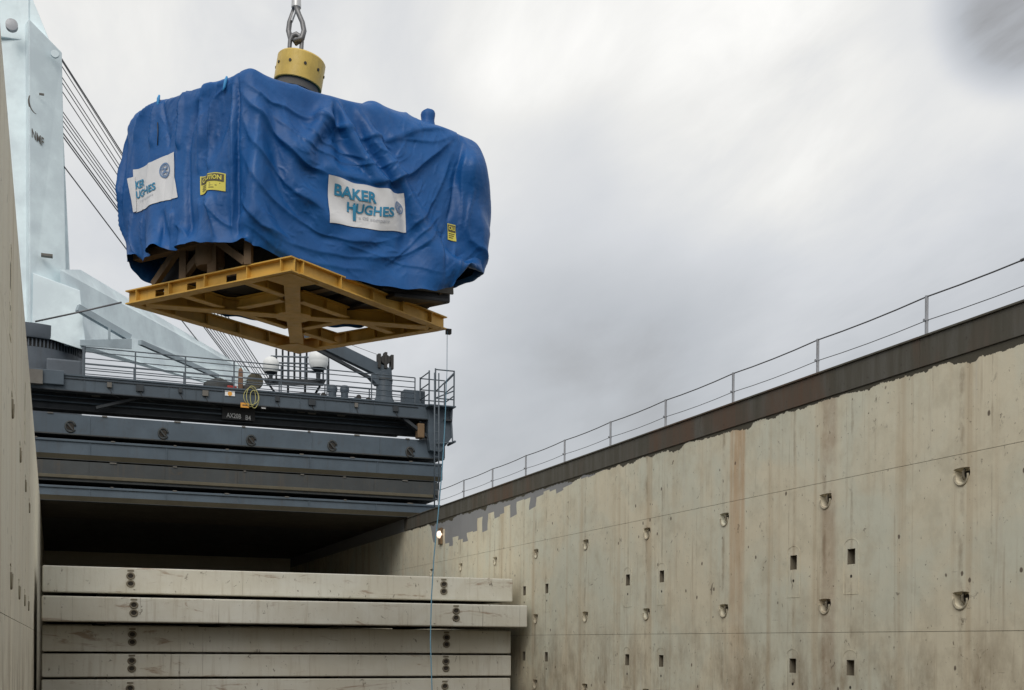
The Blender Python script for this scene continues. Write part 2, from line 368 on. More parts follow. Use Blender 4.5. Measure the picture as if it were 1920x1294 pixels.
# ------------------------------------------------------------------ materials of the place
def wall_mat(name, band=True, gain=1.0):
    t = NT(name, 0.75, 0, 0.22); x, y, z = t.xyz()
    yz = t.vec(0.0, y, z)
    b1 = t.noise(yz, 0.33, 5, 0.6, 0.5); b2 = t.noise(t.map((1,1,1), (5,11,2), yz), 1.3, 6, 0.65)
    c = t.mix(t.rng(b1, 0.38, 0.64), (0.70, 0.64, 0.49), (0.64, 0.635, 0.52))
    c = t.mix(t.math('MULTIPLY', t.rng(b2, 0.45, 0.72), 0.45), c, (0.47, 0.42, 0.31))
    if gain != 1.0:
        c = t.mix(0.75, c, (0.80, 0.755, 0.63))  # brighter light on the left wall put in as a paler paint mix
    # long runs of rusty water
    s1 = t.noise(t.map((1, 1.5, 0.05), (0, 3, 1), yz), 1.0, 6, 0.62)
    c = t.mix(t.math('MULTIPLY', t.rng(s1, 0.5, 0.72), 0.6), c, (0.47, 0.36, 0.23))
    s2 = t.noise(t.map((1, 7.0, 0.28), (0, 1, 7), yz), 1.0, 6, 0.66)
    c = t.mix(t.math('MULTIPLY', t.rng(s2, 0.55, 0.76), 0.5), c, (0.34, 0.25, 0.16))
    s3 = t.noise(t.map((1, 4.0, 0.16), (0, 8, 3), yz), 1.0, 5, 0.6)
    c = t.mix(t.math('MULTIPLY', t.rng(s3, 0.58, 0.8), 0.5), c, (0.60, 0.59, 0.53))
    if band:
        # one broad orange run below the scupper
        st = t.math('MULTIPLY', t.rng(y, 24.62, 24.74), t.rng(y, 25.42, 25.3))
        st = t.math('MULTIPLY', st, t.rng(t.noise(t.map((1, 6, 0.5), (0,0,0), yz), 1.0, 5, 0.6), 0.25, 0.6, 0.35, 1.0))
        st = t.math('MULTIPLY', st, t.rng(z, -2.0, 5.0, 0.2, 0.62))
        c = t.mix(st, c, (0.50, 0.30, 0.155))
        st = t.math('MULTIPLY', t.rng(y, 20.95, 21.15), t.rng(y, 21.65, 21.45))
        c = t.mix(t.math('MULTIPLY', st, t.rng(b2, 0.3, 0.6, 0.1, 0.5)), c, (0.36, 0.25, 0.17))
        # thin rust runs below every column of pockets and slots
        for per, off, wd, am in ((4.2, 17.26, 0.05, 0.5), (8.4, 20.5, 0.03, 0.4), (8.4, 22.6, 0.03, 0.4), (2.1, 16.5, 0.012, 0.28)):
            ym = t.math('ABSOLUTE', t.math('SUBTRACT', t.math('MODULO', t.math('ADD', y, 100*per - off + per/2), per), per/2))
            ym = t.math('ADD', ym, t.math('MULTIPLY', t.math('SUBTRACT', t.noise(yz, 5.0, 3), 0.5), 0.06))
            rm = t.math('MULTIPLY', t.rng(ym, wd*2.2, wd*0.3), t.rng(t.noise(t.map((1, 1.5, 1.1), (0, per, off), yz), 1.0, 5, 0.65), 0.42, 0.62))
            c = t.mix(t.math('MULTIPLY', rm, am), c, (0.22, 0.15, 0.09))
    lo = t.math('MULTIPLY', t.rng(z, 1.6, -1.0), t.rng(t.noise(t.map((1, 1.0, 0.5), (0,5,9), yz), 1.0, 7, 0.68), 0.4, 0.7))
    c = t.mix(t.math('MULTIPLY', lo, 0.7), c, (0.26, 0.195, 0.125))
    c = t.mix(t.math('MULTIPLY', t.rng(z, -1.2, -3.2), 0.85), c, (0.13, 0.10, 0.075))      # grimier lowest strakes, darkened further to cut light bouncing upward
    # knocks, chips and scrapes
    k = t.noise(t.map((1, 1.0, 0.8), (0,2,4), yz), 4.2, 8, 0.72, 0.8)
    msk = t.rng(t.noise(yz, 0.9, 3, 0.5), 0.42, 0.62)
    c = t.mix(t.math('MULTIPLY', t.math('MULTIPLY', t.rng(k, 0.61, 0.65), msk), 0.85), c, (0.10, 0.075, 0.055))
    k2 = t.noise(t.map((1, 1.0, 0.55), (0,9,1), yz), 13.0, 5, 0.6, 0.3)
    c = t.mix(t.math('MULTIPLY', t.rng(k2, 0.66, 0.71), 0.85), c, (0.09, 0.065, 0.045))
    vd = t.voro(t.map((1, 1.1, 0.8), (0,3,3), yz), 2.1)
    sel = t.xyz(vd['Color'])[0]
    c = t.mix(t.math('MULTIPLY', t.math('MULTIPLY', t.rng(t.math('ADD', vd['Distance'], t.math('MULTIPLY', k2, 0.10)), 0.15, 0.11), t.rng(sel, 0.42, 0.47)), 0.85), c, (0.085, 0.06, 0.045))
    sc = t.noise(t.map((1, 0.9, 12.0), (0,1,2), yz), 1.3, 4, 0.55, 0.2)
    c = t.mix(t.math('MULTIPLY', t.math('MULTIPLY', t.rng(sc, 0.69, 0.73), t.rng(z, 2.2, 0.6)), 0.6), c, (0.14, 0.10, 0.07))
    if band:
        # old grey primer showing under the coaming towards the covered end, ends in blocky roller strokes
        yb = t.math('FLOOR', t.math('MULTIPLY', t.math('ADD', y, t.math('MULTIPLY', t.noise(yz, 0.6, 2), 1.0)), 1.6))
        wn = t.N.new('ShaderNodeTexWhiteNoise'); wn.noise_dimensions = '1D'; t.L.new(yb, wn.inputs['W'])
        reach = t.math('MULTIPLY', t.rng(y, 32.0, 46.0, 0.06, 0.80), t.math('ADD', t.math('MULTIPLY', wn.outputs['Value'], 1.25), 0.35))
        reach = t.math('MULTIPLY', reach, t.math('MULTIPLY', t.rng(y, 31.5, 33.5), t.rng(y, 51.2, 50.4)))
        pm = t.math('GREATER_THAN', z, t.math('SUBTRACT', 5.44, reach))
        c = t.mix(t.math('MULTIPLY', pm, 0.95), c, t.mix(b2, (0.215, 0.22, 0.23), (0.28, 0.285, 0.30)))
        # ragged edge of the dark coaming paint
        rg = t.noise(yz, 1.6, 6, 0.7); rg2 = t.noise(yz, 0.45, 2, 0.5)
        edge = t.math('ADD', 5.40, t.math('MULTIPLY', t.math('SUBTRACT', rg, 0.5), -0.42))
        edge = t.math('ADD', edge, t.math('MULTIPLY', t.rng(rg2, 0.5, 0.62), -0.10))
        c = t.mix(t.math('MULTIPLY', t.math('GREATER_THAN', z, edge), t.rng(y, 55.0, 54.0)), c, (0.085, 0.077, 0.058))
    h = t.math('ADD', t.math('MULTIPLY', t.noise(t.map((1,1,0.7), (0,0,0), yz), 0.8, 3, 0.5), 3.0), t.math('MULTIPLY', k, 0.35))
    t.bump(h, 0.35, 0.05)
    return t.done(c, t.rng(b2, 0.3, 0.7, 0.62, 0.85))
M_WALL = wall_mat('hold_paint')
M_WALLL = wall_mat('hold_paint_plain', False, 1.3)
M_GAP = plain('weld_rust', (0.16, 0.12, 0.085), 0.9, var=0.6, scale=2)
def coam_mat():
    t = NT('coaming_dark', 0.7, 0, 0.25); x, y, z = t.xyz(); yz = t.vec(0.0, y, z)
    a = t.noise(t.map((1, 0.35, 0.1), (0,2,0), yz), 1.0, 5, 0.6, 0.3); b = t.noise(t.map((1, 3.0, 0.3), (0,0,0), yz), 1.0, 6, 0.65)
    c = t.mix(t.rng(b, 0.35, 0.7), (0.085, 0.078, 0.06), (0.12, 0.115, 0.10))
    c = t.mix(t.math('MULTIPLY', t.rng(a, 0.5, 0.62), t.rng(b, 0.35, 0.6, 0.35, 0.95)), c, (0.115, 0.074, 0.05))
    c = t.mix(t.math('MULTIPLY', t.rng(t.noise(yz, 6.0, 7, 0.7), 0.58, 0.7), 0.6), c, (0.05, 0.04, 0.03))
    t.bump(b, 0.2, 0.03)
    return t.done(c)
M_COAM = coam_mat()
M_DARK = plain('recess_dark', (0.035, 0.03, 0.025), 0.9)  # near-black; on the hole discs the shade of an opening is painted in
M_POCK = paint('pocket_steel', (0.20, 0.175, 0.13), (0.07, 0.05, 0.035), 0.7, 0.5, 0.75, scale=3)
M_GALV = paint('galvanised', (0.33, 0.34, 0.36), (0.2, 0.15, 0.1), 0.25, 0.2, 0.45, 0.5, 2)
M_WIRE = plain('wire_rope', (0.14, 0.14, 0.145), 0.5, 0.6)
def panel_mat():
    t = NT('pontoon_paint', 0.7, 0, 0.25); x, y, z = t.xyz()
    b = t.noise(t.pos, 0.5, 5, 0.6, 0.4)
    c = t.mix(t.rng(b, 0.35, 0.65), (0.56, 0.535, 0.455), (0.62, 0.61, 0.545))
    st = t.noise(t.map((6, 6, 0.5), (2,1,0)), 1.0, 6, 0.62); c = t.mix(t.math('MULTIPLY', t.rng(st, 0.5, 0.76), 0.45), c, (0.33, 0.27, 0.19))
    r = t.noise(t.map((0.55, 0.55, 2.6), (3,0,1.7)), 0.8, 6, 0.7, 1.2); c = t.mix(t.math('MULTIPLY', t.rng(r, 0.58, 0.69), 0.7), c, (0.255, 0.165, 0.105))
    k = t.noise(t.map((1,1,0.7)), 5.0, 8, 0.72, 0.6); c = t.mix(t.math('MULTIPLY', t.rng(k, 0.62, 0.67), 0.8), c, (0.10, 0.08, 0.06))
    sx = t.noise(t.map((9, 1, 0.25), (0,0,4)), 1.0, 3); c = t.mix(t.math('MULTIPLY', t.rng(sx, 0.68, 0.76), 0.5), c, (0.15, 0.12, 0.09))
    t.bump(t.math('ADD', t.math('MULTIPLY', t.noise(t.pos, 0.9, 3), 2.0), k), 0.3, 0.03)
    return t.done(c, 0.72)
M_PONT = panel_mat()
M_HATCH = paint('hatch_blue_grey', (0.078, 0.104, 0.130), (0.06, 0.05, 0.04), 0.4, 0.35, 0.5, wear=0.05)
M_HATCHD = paint('hatch_dark', (0.050, 0.055, 0.056), (0.10, 0.075, 0.05), 0.5, 0.5, 0.6, wear=0.05)
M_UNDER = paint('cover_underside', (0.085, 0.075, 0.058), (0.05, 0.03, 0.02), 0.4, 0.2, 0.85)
M_OLIVE = paint('flange_grime', (0.10, 0.088, 0.06), (0.07, 0.05, 0.035), 0.5, 0.2, 0.7)
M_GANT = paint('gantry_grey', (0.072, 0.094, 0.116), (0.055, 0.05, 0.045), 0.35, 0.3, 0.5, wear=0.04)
M_GANTD = paint('gantry_shade', (0.034, 0.040, 0.046), (0.04, 0.035, 0.03), 0.4, 0.3, 0.6, wear=0.04)  # darker gantry grey; shade below the overhang is put into the colour
M_RAIL = plain('rail_paint', (0.085, 0.105, 0.125), 0.5)
M_CRANE = paint('crane_pale_blue', (0.77, 0.88, 0.925), (0.66, 0.75, 0.78), 0.18, 0.2, 0.45, scale=0.6, wear=0.02)
M_PED = paint('pedestal_grey', (0.10, 0.118, 0.14), (0.07, 0.06, 0.05), 0.3, 0.3, 0.5)
M_YEL = paint('frame_yellow', (0.62, 0.365, 0.07), (0.16, 0.085, 0.03), 0.35, 0.25, 0.5, wear=0.10, scale=1.6)
M_YELH = paint('swivel_yellow', (0.60, 0.42, 0.10), (0.25, 0.16, 0.06), 0.25, 0.3, 0.4, wear=0.05, scale=2.5)
M_BROWN = paint('machine_brown', (0.17, 0.11, 0.06), (0.05, 0.035, 0.025), 0.6, 0.4, 0.7)
M_MACH = plain('machine_dark', (0.04, 0.038, 0.036), 0.75)
M_MGREY = paint('machine_grey', (0.15, 0.14, 0.125), (0.06, 0.05, 0.04), 0.5, 0.3, 0.7)
M_STEEL = plain('forged_steel', (0.20, 0.20, 0.205), 0.5, 0.7, 0.4, 0.3)
M_LSTEEL = plain('socket_steel', (0.55, 0.55, 0.55), 0.4, 0.4)
M_RED = plain('red_paint', (0.5, 0.05, 0.04), 0.5)
M_WHITE = plain('white_paint', (0.75, 0.75, 0.74), 0.5, var=0.06)
M_RADOME = plain('radome_white', (0.74, 0.75, 0.74), 0.45, var=0.05, scale=2)
M_BLACK = plain('black_paint', (0.025, 0.025, 0.025), 0.5)
M_ORANGE = plain('orange_sign', (0.70, 0.33, 0.05), 0.5)
M_HOSE = plain('yellow_hose', (0.45, 0.42, 0.16), 0.55)
M_ROPE = plain('blue_rope', (0.12, 0.26, 0.36), 0.8, scale=30)
M_BCLOTH = plain('brown_canvas', (0.24, 0.14, 0.09), 0.85)
M_BLACKBAG = plain('black_wrap', (0.022, 0.022, 0.025), 0.5)
def tarp_mat():
    t = NT('blue_tarpaulin', 0.45, 0, 0.30)
    big = t.noise(t.pos, 0.8, 4, 0.55); fine = t.noise(t.pos, 2.6, 8, 0.62, 1.6); cr = t.noise(t.map((1,1,0.5)), 7.0, 6, 0.6, 0.8)
    c = t.mix(t.rng(big, 0.3, 0.7), (0.006, 0.070, 0.235), (0.010, 0.096, 0.305))
    c = t.mix(t.math('MULTIPLY', t.rng(fine, 0.55, 0.75), 0.3), c, (0.04, 0.12, 0.30))
    rid = t.math('ABSOLUTE', t.math('SUBTRACT', fine, 0.5)); rid2 = t.math('ABSOLUTE', t.math('SUBTRACT', cr, 0.5))
    t.bump(t.math('ADD', t.math('MULTIPLY', rid, 2.2), t.math('MULTIPLY', rid2, 0.35)), 0.12, 0.04)
    wv = t.noise(t.pos, 1.2, 3)
    wp = t.N.new('ShaderNodeVectorMath'); wp.operation = 'ADD'; nz = t.N.new('ShaderNodeTexNoise'); nz.inputs['Scale'].default_value = 1.7; nz.inputs['Detail'].default_value = 3; t.L.new(t.pos, nz.inputs['Vector'])
    sc2 = t.N.new('ShaderNodeVectorMath'); sc2.operation = 'SCALE'; sc2.inputs['Scale'].default_value = 0.7; t.L.new(nz.outputs['Color'], sc2.inputs[0]); t.L.new(t.pos, wp.inputs[0]); t.L.new(sc2.outputs[0], wp.inputs[1])
    v1 = t.voro(t.map((1, 1, 0.55), (0, 0, 0), wp.outputs[0]), 2.3)['Distance']; v2 = t.voro(t.map((1, 1, 0.6), (3, 1, 2), wp.outputs[0]), 6.0)['Distance']
    t.bump(t.math('ADD', t.math('ADD', v1, t.math('MULTIPLY', v2, 0.22)), t.math('MULTIPLY', rid, 0.5)), 0.38, 0.06)
    return t.done(c, t.rng(wv, 0.3, 0.7, 0.40, 0.55))
M_TARP = tarp_mat()
M_BANNER = plain('banner_white', (0.66, 0.66, 0.67), 0.55, var=0.06, scale=2)
M_TEAL = plain('print_blue', (0.03, 0.22, 0.38), 0.6, var=0.3, scale=3)
M_PBLUE = plain('print_grey_blue', (0.13, 0.22, 0.38), 0.6)
M_PGREY = plain('print_grey', (0.36, 0.38, 0.42), 0.6)
M_CAUT = plain('label_yellow', (0.66, 0.58, 0.10), 0.55, var=0.08)
M_CAUTD = plain('label_black', (0.10, 0.085, 0.05), 0.6)
M_TIE = plain('tie_light_blue', (0.05, 0.30, 0.62), 0.5)
t = NT('lamp_glow', 0.4); t.b.inputs['Emission Color'].default_value = (1.0, 0.70, 0.52, 1); t.b.inputs['Emission Strength'].default_value = 1.1; M_LAMP = t.done((0.9, 0.8, 0.75))
t = NT('sea_water', 0.12, 0, 0.5); t.bump(t.noise(t.pos, 0.4, 6), 0.3, 0.3); M_SEA = t.done((0.03, 0.05, 0.06))

M_FLOOR = paint('tank_top', (0.06, 0.045, 0.035), (0.06, 0.045, 0.035), 0.5, 0.2, 0.8)
M_CRG = paint('crane_grey', (0.36, 0.43, 0.47), (0.25, 0.27, 0.28), 0.2, 0.2, 0.5)
# ------------------------------------------------------------------ setting
W = 15.65                      # right side of the hold
ZT, ZB, ZS1, ZS2, ZF = 6.07, 5.46, 3.60, 0.287, -6.5
YEND = 86.0
def struct(mb, name, mat): return tag(mb.build(name, mat), kind='structure')
struct(MB().add([(-6000,-6000,-11),(6000,-6000,-11),(6000,6000,-11),(-6000,6000,-11)], [(0,1,2,3)]), 'sea', M_SEA)
struct(MB().box(-2.5, W+0.3, -7, YEND, ZF-0.3, ZF), 'hold_floor', M_FLOOR)
struct(MB().box(W+0.36, W+5.0, -8, YEND+30, 4.9, 5.0), 'side_deck', M_HATCH)
struct(MB().box(-7.0, -2.3, -8, YEND+30, 4.9, 5.0), 'side_deck', M_HATCH)
struct(MB().box(-2.3, W+0.36, YEND+0.4, YEND+30, 5.7, 6.08), 'fore_deck', M_HATCH)
struct(MB().box(-7.0, W+5.0, -8, YEND+30, -10.9, -10.5), 'ship_bottom', M_HATCH)
struct(MB().box(-7.05, -6.95, -8, YEND+30, -10.5, 4.9), 'ship_side', M_HATCH)
struct(MB().box(W+4.95, W+5.05, -8, YEND+30, -10.5, 4.9), 'ship_side', M_HATCH)

# far bulkhead of the hold and the aft one behind the photographer
o = MB().box(-2.3, W+0.3, YEND, YEND+0.4, ZF, 6.09).build('end_bulkhead', M_WALLL); tag(o, 'dark far end wall of the hold beneath the hatch covers', 'wall')
o = MB().box(-2.3, W+0.3, -7.4, -7.0, ZF, 6.0).build('end_bulkhead', M_FLOOR); tag(o, 'end wall of the hold behind the photographer', 'wall')

def copy_obj(src, name, parent, loc):
    o = bpy.data.objects.new(name, src.data); COL.objects.link(o); o.location = loc
    o.parent = parent; o.matrix_parent_inverse = Matrix.Translation(parent_loc(parent)).inverted(); return o

M_RIM = paint('pocket_rim_paint', (0.40, 0.36, 0.27), (0.12, 0.085, 0.055), 0.7, 0.4, 0.75, scale=2.5)
def pocket_meshes():
    "lashing pocket in local coordinates: wall plane x=0, hold side -x; square plate with a shield-shaped recess"
    H = 0.34; n = 32; outer = []; mid = []; inn = []
    for k in range(n):
        a = 2*math.pi*(k + 0.0)/n + math.pi/4; c, s_ = math.cos(a), math.sin(a); m = max(abs(c), abs(s_)); outer.append((0, c/m*H, s_/m*H))
        y, z = c*0.225, s_*0.185
        if z > 0.09: z = 0.09 + (z-0.09)*0.25; y = y*1.18
        else: y *= 1.0 - 0.35*max(0, -z/0.2)**2
        mid.append((0, y, z*1.0)); inn.append((0.16, y*0.72, z*0.75-0.02))
    vs = outer + mid + inn; fs = []
    for k in range(n):
        j = (k+1) % n; fs += [(k, j, n+j, n+k), (n+k, n+j, 2*n+j, 2*n+k)]
    a = MB().add(vs, fs)
    back = MB().add(inn, [tuple(range(n))])
    rim = MB().tube([(-0.008, 0.17*math.cos(t)*1.02, -0.05 + 0.17*math.sin(t)) for t in np.linspace(math.pi*0.93, math.pi*2.07, 14)], 0.020, 6)
    eye = MB().tube([(0.10, 0, 0.11), (0.035, 0, 0.02), (0.045, 0, -0.06), (0.11, 0, -0.13)], 0.026, 6)
    return a, back, rim, eye
SLOT_W, SLOT_H = 0.13, 0.165
def slot_mesh():
    w, h, d = SLOT_W, SLOT_H, 0.16
    v = [(0,-w,-h),(0,w,-h),(0,w,h),(0,-w,h),(d,-w,-h),(d,w,-h),(d,w,h),(d,-w,h)]
    return MB().add(v, [(0,1,5,4),(1,2,6,5),(2,3,7,6),(3,0,4,7),(4,5,6,7)])

def build_wall(name, label, fx, sgn, mat, ycuts, zcuts, pads, slots, ang=0.0):
    root = empty(name, (fx(0), 0, ZF), label, 'wall')
    # backing seen only in the open joints
    y0, y1 = ycuts[0], ycuts[-1]; z0, z1 = zcuts[0], zcuts[-1]
    MB().add([(fx(y0)+sgn*0.02, y0, z0), (fx(y1)+sgn*0.02, y1, z0), (fx(y1)+sgn*0.02, y1, z1), (fx(y0)+sgn*0.02, y0, z1),
              (fx(y0)+sgn*0.30, y0, z0), (fx(y1)+sgn*0.30, y1, z0), (fx(y1)+sgn*0.30, y1, z1), (fx(y0)+sgn*0.30, y0, z1)],
             [(0,4,7,3), (1,5,6,2), (3,2,6,7), (4,5,6,7)]).build('backing_plate', M_GAP, root)
    holes = [(y-0.34, y+0.34, z-0.34, z+0.34) for y, z in pads] + [(y-SLOT_W, y+SLOT_W, z-SLOT_H, z+SLOT_H) for y, z in slots]
    g = 0.0045
    for i in range(len(ycuts)-1):
        for j in range(len(zcuts)-1):
            a0, a1, b0, b1 = ycuts[i]+g*0.5, ycuts[i+1]-g*0.5, zcuts[j]+g, zcuts[j+1]-g
            hs = [h for h in holes if h[1] > a0 and h[0] < a1 and h[3] > b0 and h[2] < b1]
            ys = sorted({a0, a1, *[max(min(q, a1), a0) for h in hs for q in h[:2]]}); zs = sorted({b0, b1, *[max(min(q, b1), b0) for h in hs for q in h[2:]]})
            vid = {}; mb = MB()
            def vtx(y, z, d=0.0):
                k = (round(y,5), round(z,5), d)
                if k not in vid: vid[k] = len(mb.v); mb.v.append((fx(y)+sgn*d, y, z))
                return vid[k]
            for p in range(len(ys)-1):
                for q in range(len(zs)-1):
                    cy, cz = (ys[p]+ys[p+1])/2, (zs[q]+zs[q+1])/2
                    if any(h[0] < cy < h[1] and h[2] < cz < h[3] for h in hs): continue
                    mb.f.append((vtx(ys[p],zs[q]), vtx(ys[p+1],zs[q]), vtx(ys[p+1],zs[q+1]), vtx(ys[p],zs[q+1])))
            for p in range(len(ys)-1):
                for z in (b0, b1): mb.f.append((vtx(ys[p],z), vtx(ys[p+1],z), vtx(ys[p+1],z,0.02), vtx(ys[p],z,0.02)))
            for q in range(len(zs)-1):
                for y in (a0, a1): mb.f.append((vtx(y,zs[q]), vtx(y,zs[q+1]), vtx(y,zs[q+1],0.02), vtx(y,zs[q],0.02)))
            mb.build('plate', mat, root)
    if not pads and not slots: return root
    a, back, rim, eye = pocket_meshes(); proto = None
    for y, z in pads:
        loc = Vector((fx(y), y, z))
        if proto is None:
            proto = [m.build(n_, mt) for m, n_, mt in ((a, 'lashing_pocket', mat), (back, 'pocket_back', M_DARK), (rim, 'pocket_rim', M_RIM), (eye, 'lashing_eye', M_POCK))]
            obs = proto
            for o in obs: o.location = loc
        else:
            obs = [bpy.data.objects.new(p.name.split('.')[0], p.data) for p in proto]
            for o in obs: COL.objects.link(o); o.location = loc
        for o in obs: o.scale = (sgn, 1, 1)
        obs[0].parent = root; obs[0].matrix_parent_inverse = Matrix.Translation(root.location).inverted()
        for o in obs[1:]:
            o.parent = obs[0]; o.scale = (1, 1, 1); o.location = (0, 0, 0)
    sp = None; dbl = None
    for y, z in slots:
        if sp is None: sp = slot_mesh().build('slot_pocket', M_POCK); o = sp
        else: o = bpy.data.objects.new('slot_pocket', sp.data); COL.objects.link(o)
        o.location = (fx(y), y, z); o.scale = (sgn, 1, 1); o.parent = root; o.matrix_parent_inverse = Matrix.Translation(root.location).inverted()
        arc = [(-.004, -.25, -.80), (-.004, -.25, .22)] + [(-.004, -.25*math.cos(a), .22+.16*math.sin(a)) for a in np.linspace(0.3, math.pi-0.3, 7)] + [(-.004, .25, .22), (-.004, .25, -.80)]
        if dbl is None: dbl = MB().tube(arc, 0.004, 4, closed=True).build('doubler_edge', mat); h2 = MB().lathe([(0.035, -0.002), (0.035, 0.003)], (0,0,0), 10, 'y').build('drain_hole_disc', M_DARK); d2 = dbl
        else: d2 = bpy.data.objects.new('doubler_edge', dbl.data); COL.objects.link(d2); h3 = bpy.data.objects.new('drain_hole_disc', h2.data); COL.objects.link(h3)
        d2.parent = o
        h3 = h2 if d2 is dbl else h3
        h3.parent = o; h3.rotation_euler = (0, 0, -math.pi/2); h3.location = (0, 0, -0.42)
    return root
PADY = [13.06, 17.26, 21.42, 25.62, 29.82, 34.02, 38.22, 42.42, 46.62, 50.8]
SLOTY = [12.2, 14.3, 20.5, 22.6, 28.9, 31.0, 37.2, 39.3]
right_wall = build_wall('hold_side_wall', 'long cream rust-streaked steel hold wall with rows of lashing pockets', lambda y: W, 1, M_WALL,
    [-7, 6.8, 15.2, 23.6, 32.0, 40.4, 48.8, 57.2, 72, YEND], [ZF, -3.0, ZS2, ZS1, ZB],
    [(y, z) for y in PADY for z in (3.235, 0.917, -1.40)], [(y, z) for y in SLOTY for z in (1.9, -0.47)])
for y0, y1 in zip([-7, 1.5, 10.0, 18.4, 26.8, 35.2, 43.6], [1.49, 9.99, 18.39, 26.79, 35.19, 43.59, 55.3]):
    MB().box(W-0.03, W+0.31, y0, y1, ZB, ZT-0.045).build('coaming_bar', M_COAM, right_wall, bevel=0.012)
    MB().box(W-0.07, W+0.36, y0, y1, ZT-0.045, ZT).build('coaming_flange', M_COAM, right_wall, bevel=0.01)
MB().box(W-0.004, W+0.31, 55.31, YEND, ZB, 6.08).build('coaming_bar', M_WALL, right_wall)
lx = lambda y: -0.52 - 0.0083*y
left_wall = build_wall('hold_side_wall', 'cream steel hold wall edge close up at the left of the picture', lx, -1, M_WALLL,
    [-7, 7.0, 15.0, 23.0, 31.0, 39.0, 47.0, 60, YEND], [ZF, -3.0, ZS2, ZS1, ZT], [(y, z) for y in (17.0, 21.2, 25.4, 29.6) for z in (3.2, 0.9)], [(y, 4.6) for y in (16.0, 24.4)])

# railing on the starboard coaming
rl = empty('safety_railing', (W+0.25, 30, ZT), 'thin wire railing on grey posts along the top of the cream wall', 'railing')
RY = [7.85+3.56*k for k in range(13)]; rx = W+0.25
for y in RY:
    p = MB().tube([(rx, y, ZT-0.02), (rx, y, 6.94)], 0.034, 8).build('post', M_GALV, rl, smooth=True, autos=40)
    MB().tube([(rx-0.07, y, 6.45), (rx+0.03, y, 6.45)], 0.03, 8).build('wire_ring', M_GALV, p)
def wire(z, r, sag):
    pts = []
    for a, b in zip(RY[:-1], RY[1:]):
        pts += [(rx-0.0, a + (b-a)*t, z - sag*4*t*(1-t)) for t in (0, .25, .5, .75)]
    return MB().tube(pts + [(rx, RY[-1], z)], r, 6)
wire(6.92, 0.016, 0.03).build('top_wire', M_WIRE, rl, smooth=True)
wire(6.45, 0.009, 0.03).build('middle_wire', M_WIRE, rl, smooth=True)
MB().tube([(rx, 15.6, 6.905), (rx, 16.1, 6.90)], 0.03, 8).build('turnbuckle', M_WIRE, rl)

# lamp under the coaming by the covers
lp = empty('hold_lamp', (W-0.1, 49.3, 4.75), 'small lit lamp on the wall below the coaming beside the hatch covers', 'lamp')
MB().box(W-0.10, W-0.002, 49.1, 49.5, 4.35, 5.08).build('lamp_housing', M_BROWN, lp, bevel=0.02)
MB().lathe([(0.17, 0.0), (0.16, 0.08), (0.10, 0.14), (0.01, 0.16)], (W-0.10, 49.25, 4.78), 16, 'y').build('lamp_lens', M_LAMP, lp, smooth=True)

# ------------------------------------------------------------------ stowed tween-deck panels, end on, in the hold
PAN = [  # y front, x right, z bottom, z top, socket px
    (39.5, 15.28, 1.50, 2.335, ((245, 1083), (832, 1100)), 'topmost of the stacked cream deck panels, below the dark opening'),
    (38.5, 15.46, 0.56, 1.345, ((251, 1145), (855, 1156)), 'second stacked deck panel, the one sticking out furthest right'),
    (39.5, 15.22, -0.385, 0.45, ((248, 1204), (1019/3.43+540, 1207)), 'third stacked deck panel, in the shade of the jutting one'),
    (39.45, 15.22, -1.20, -0.45, ((247, 1247), (836, 1250)), 'fourth stacked deck panel, above the one cut by the picture edge'),
    (39.5, 15.22, -2.15, -1.27, ((244, 1291), (834, 1291)), 'lowest stacked deck panel in view, cut by the picture edge'),
    (39.5, 15.22, -3.1, -2.25, (), 'deck panel below the picture edge in the stack'),
]
for yf, xr, z0, z1, socks, lab in PAN:
    xl = -0.62
    p = empty('deck_panel', (7, yf+3.5, z0), lab, 'deck panel', 'stacked deck panels in the hold')
    b = MB().box(xl, xr, yf, yf+7.5, z0, z1).build('panel_body', M_PONT, p, bevel=0.045)
    b.modifiers['bevel'].segments = 3
    for x in (1.0, 4.8, 8.6, 12.4):     # shim strips it rests on
        MB().box(x, x+0.35, yf+0.5, yf+7.0, z0-0.06, z0+0.0).build('bearing_strip', M_DARK, p)
    for (u, v) in socks:
        q = atY(u, v, yf); zc = (z0+z1)/2 + 0.02
        for dz in (0.13, -0.12):
            s_ = MB()
            ring = [(q.x + 0.11*math.cos(a), yf - 0.012, zc + dz + 0.095*math.sin(a)) for a in np.linspace(0, 2*math.pi, 20, endpoint=False)]
            s_.tube(ring, 0.028, 6, closed=True)
            so = s_.build('socket_rim', M_POCK, p, smooth=True)
            MB().lathe([(0.10, -0.003), (0.10, 0.012)], (q.x, yf, zc+dz), 16, 'y').build('socket_hole_disc', M_DARK, so)
        MB().box(q.x-0.10, q.x+0.10, yf-0.01, yf, zc+0.27, zc+0.33).build('socket_lip', M_POCK, p)
# support the stack down to the floor
o = MB().box(-0.3, 15.0, 40.2, 46.0, ZF, -3.2).build('panel_support', M_PONT); tag(o, 'support block under the stack of deck panels, below the picture edge', 'support')

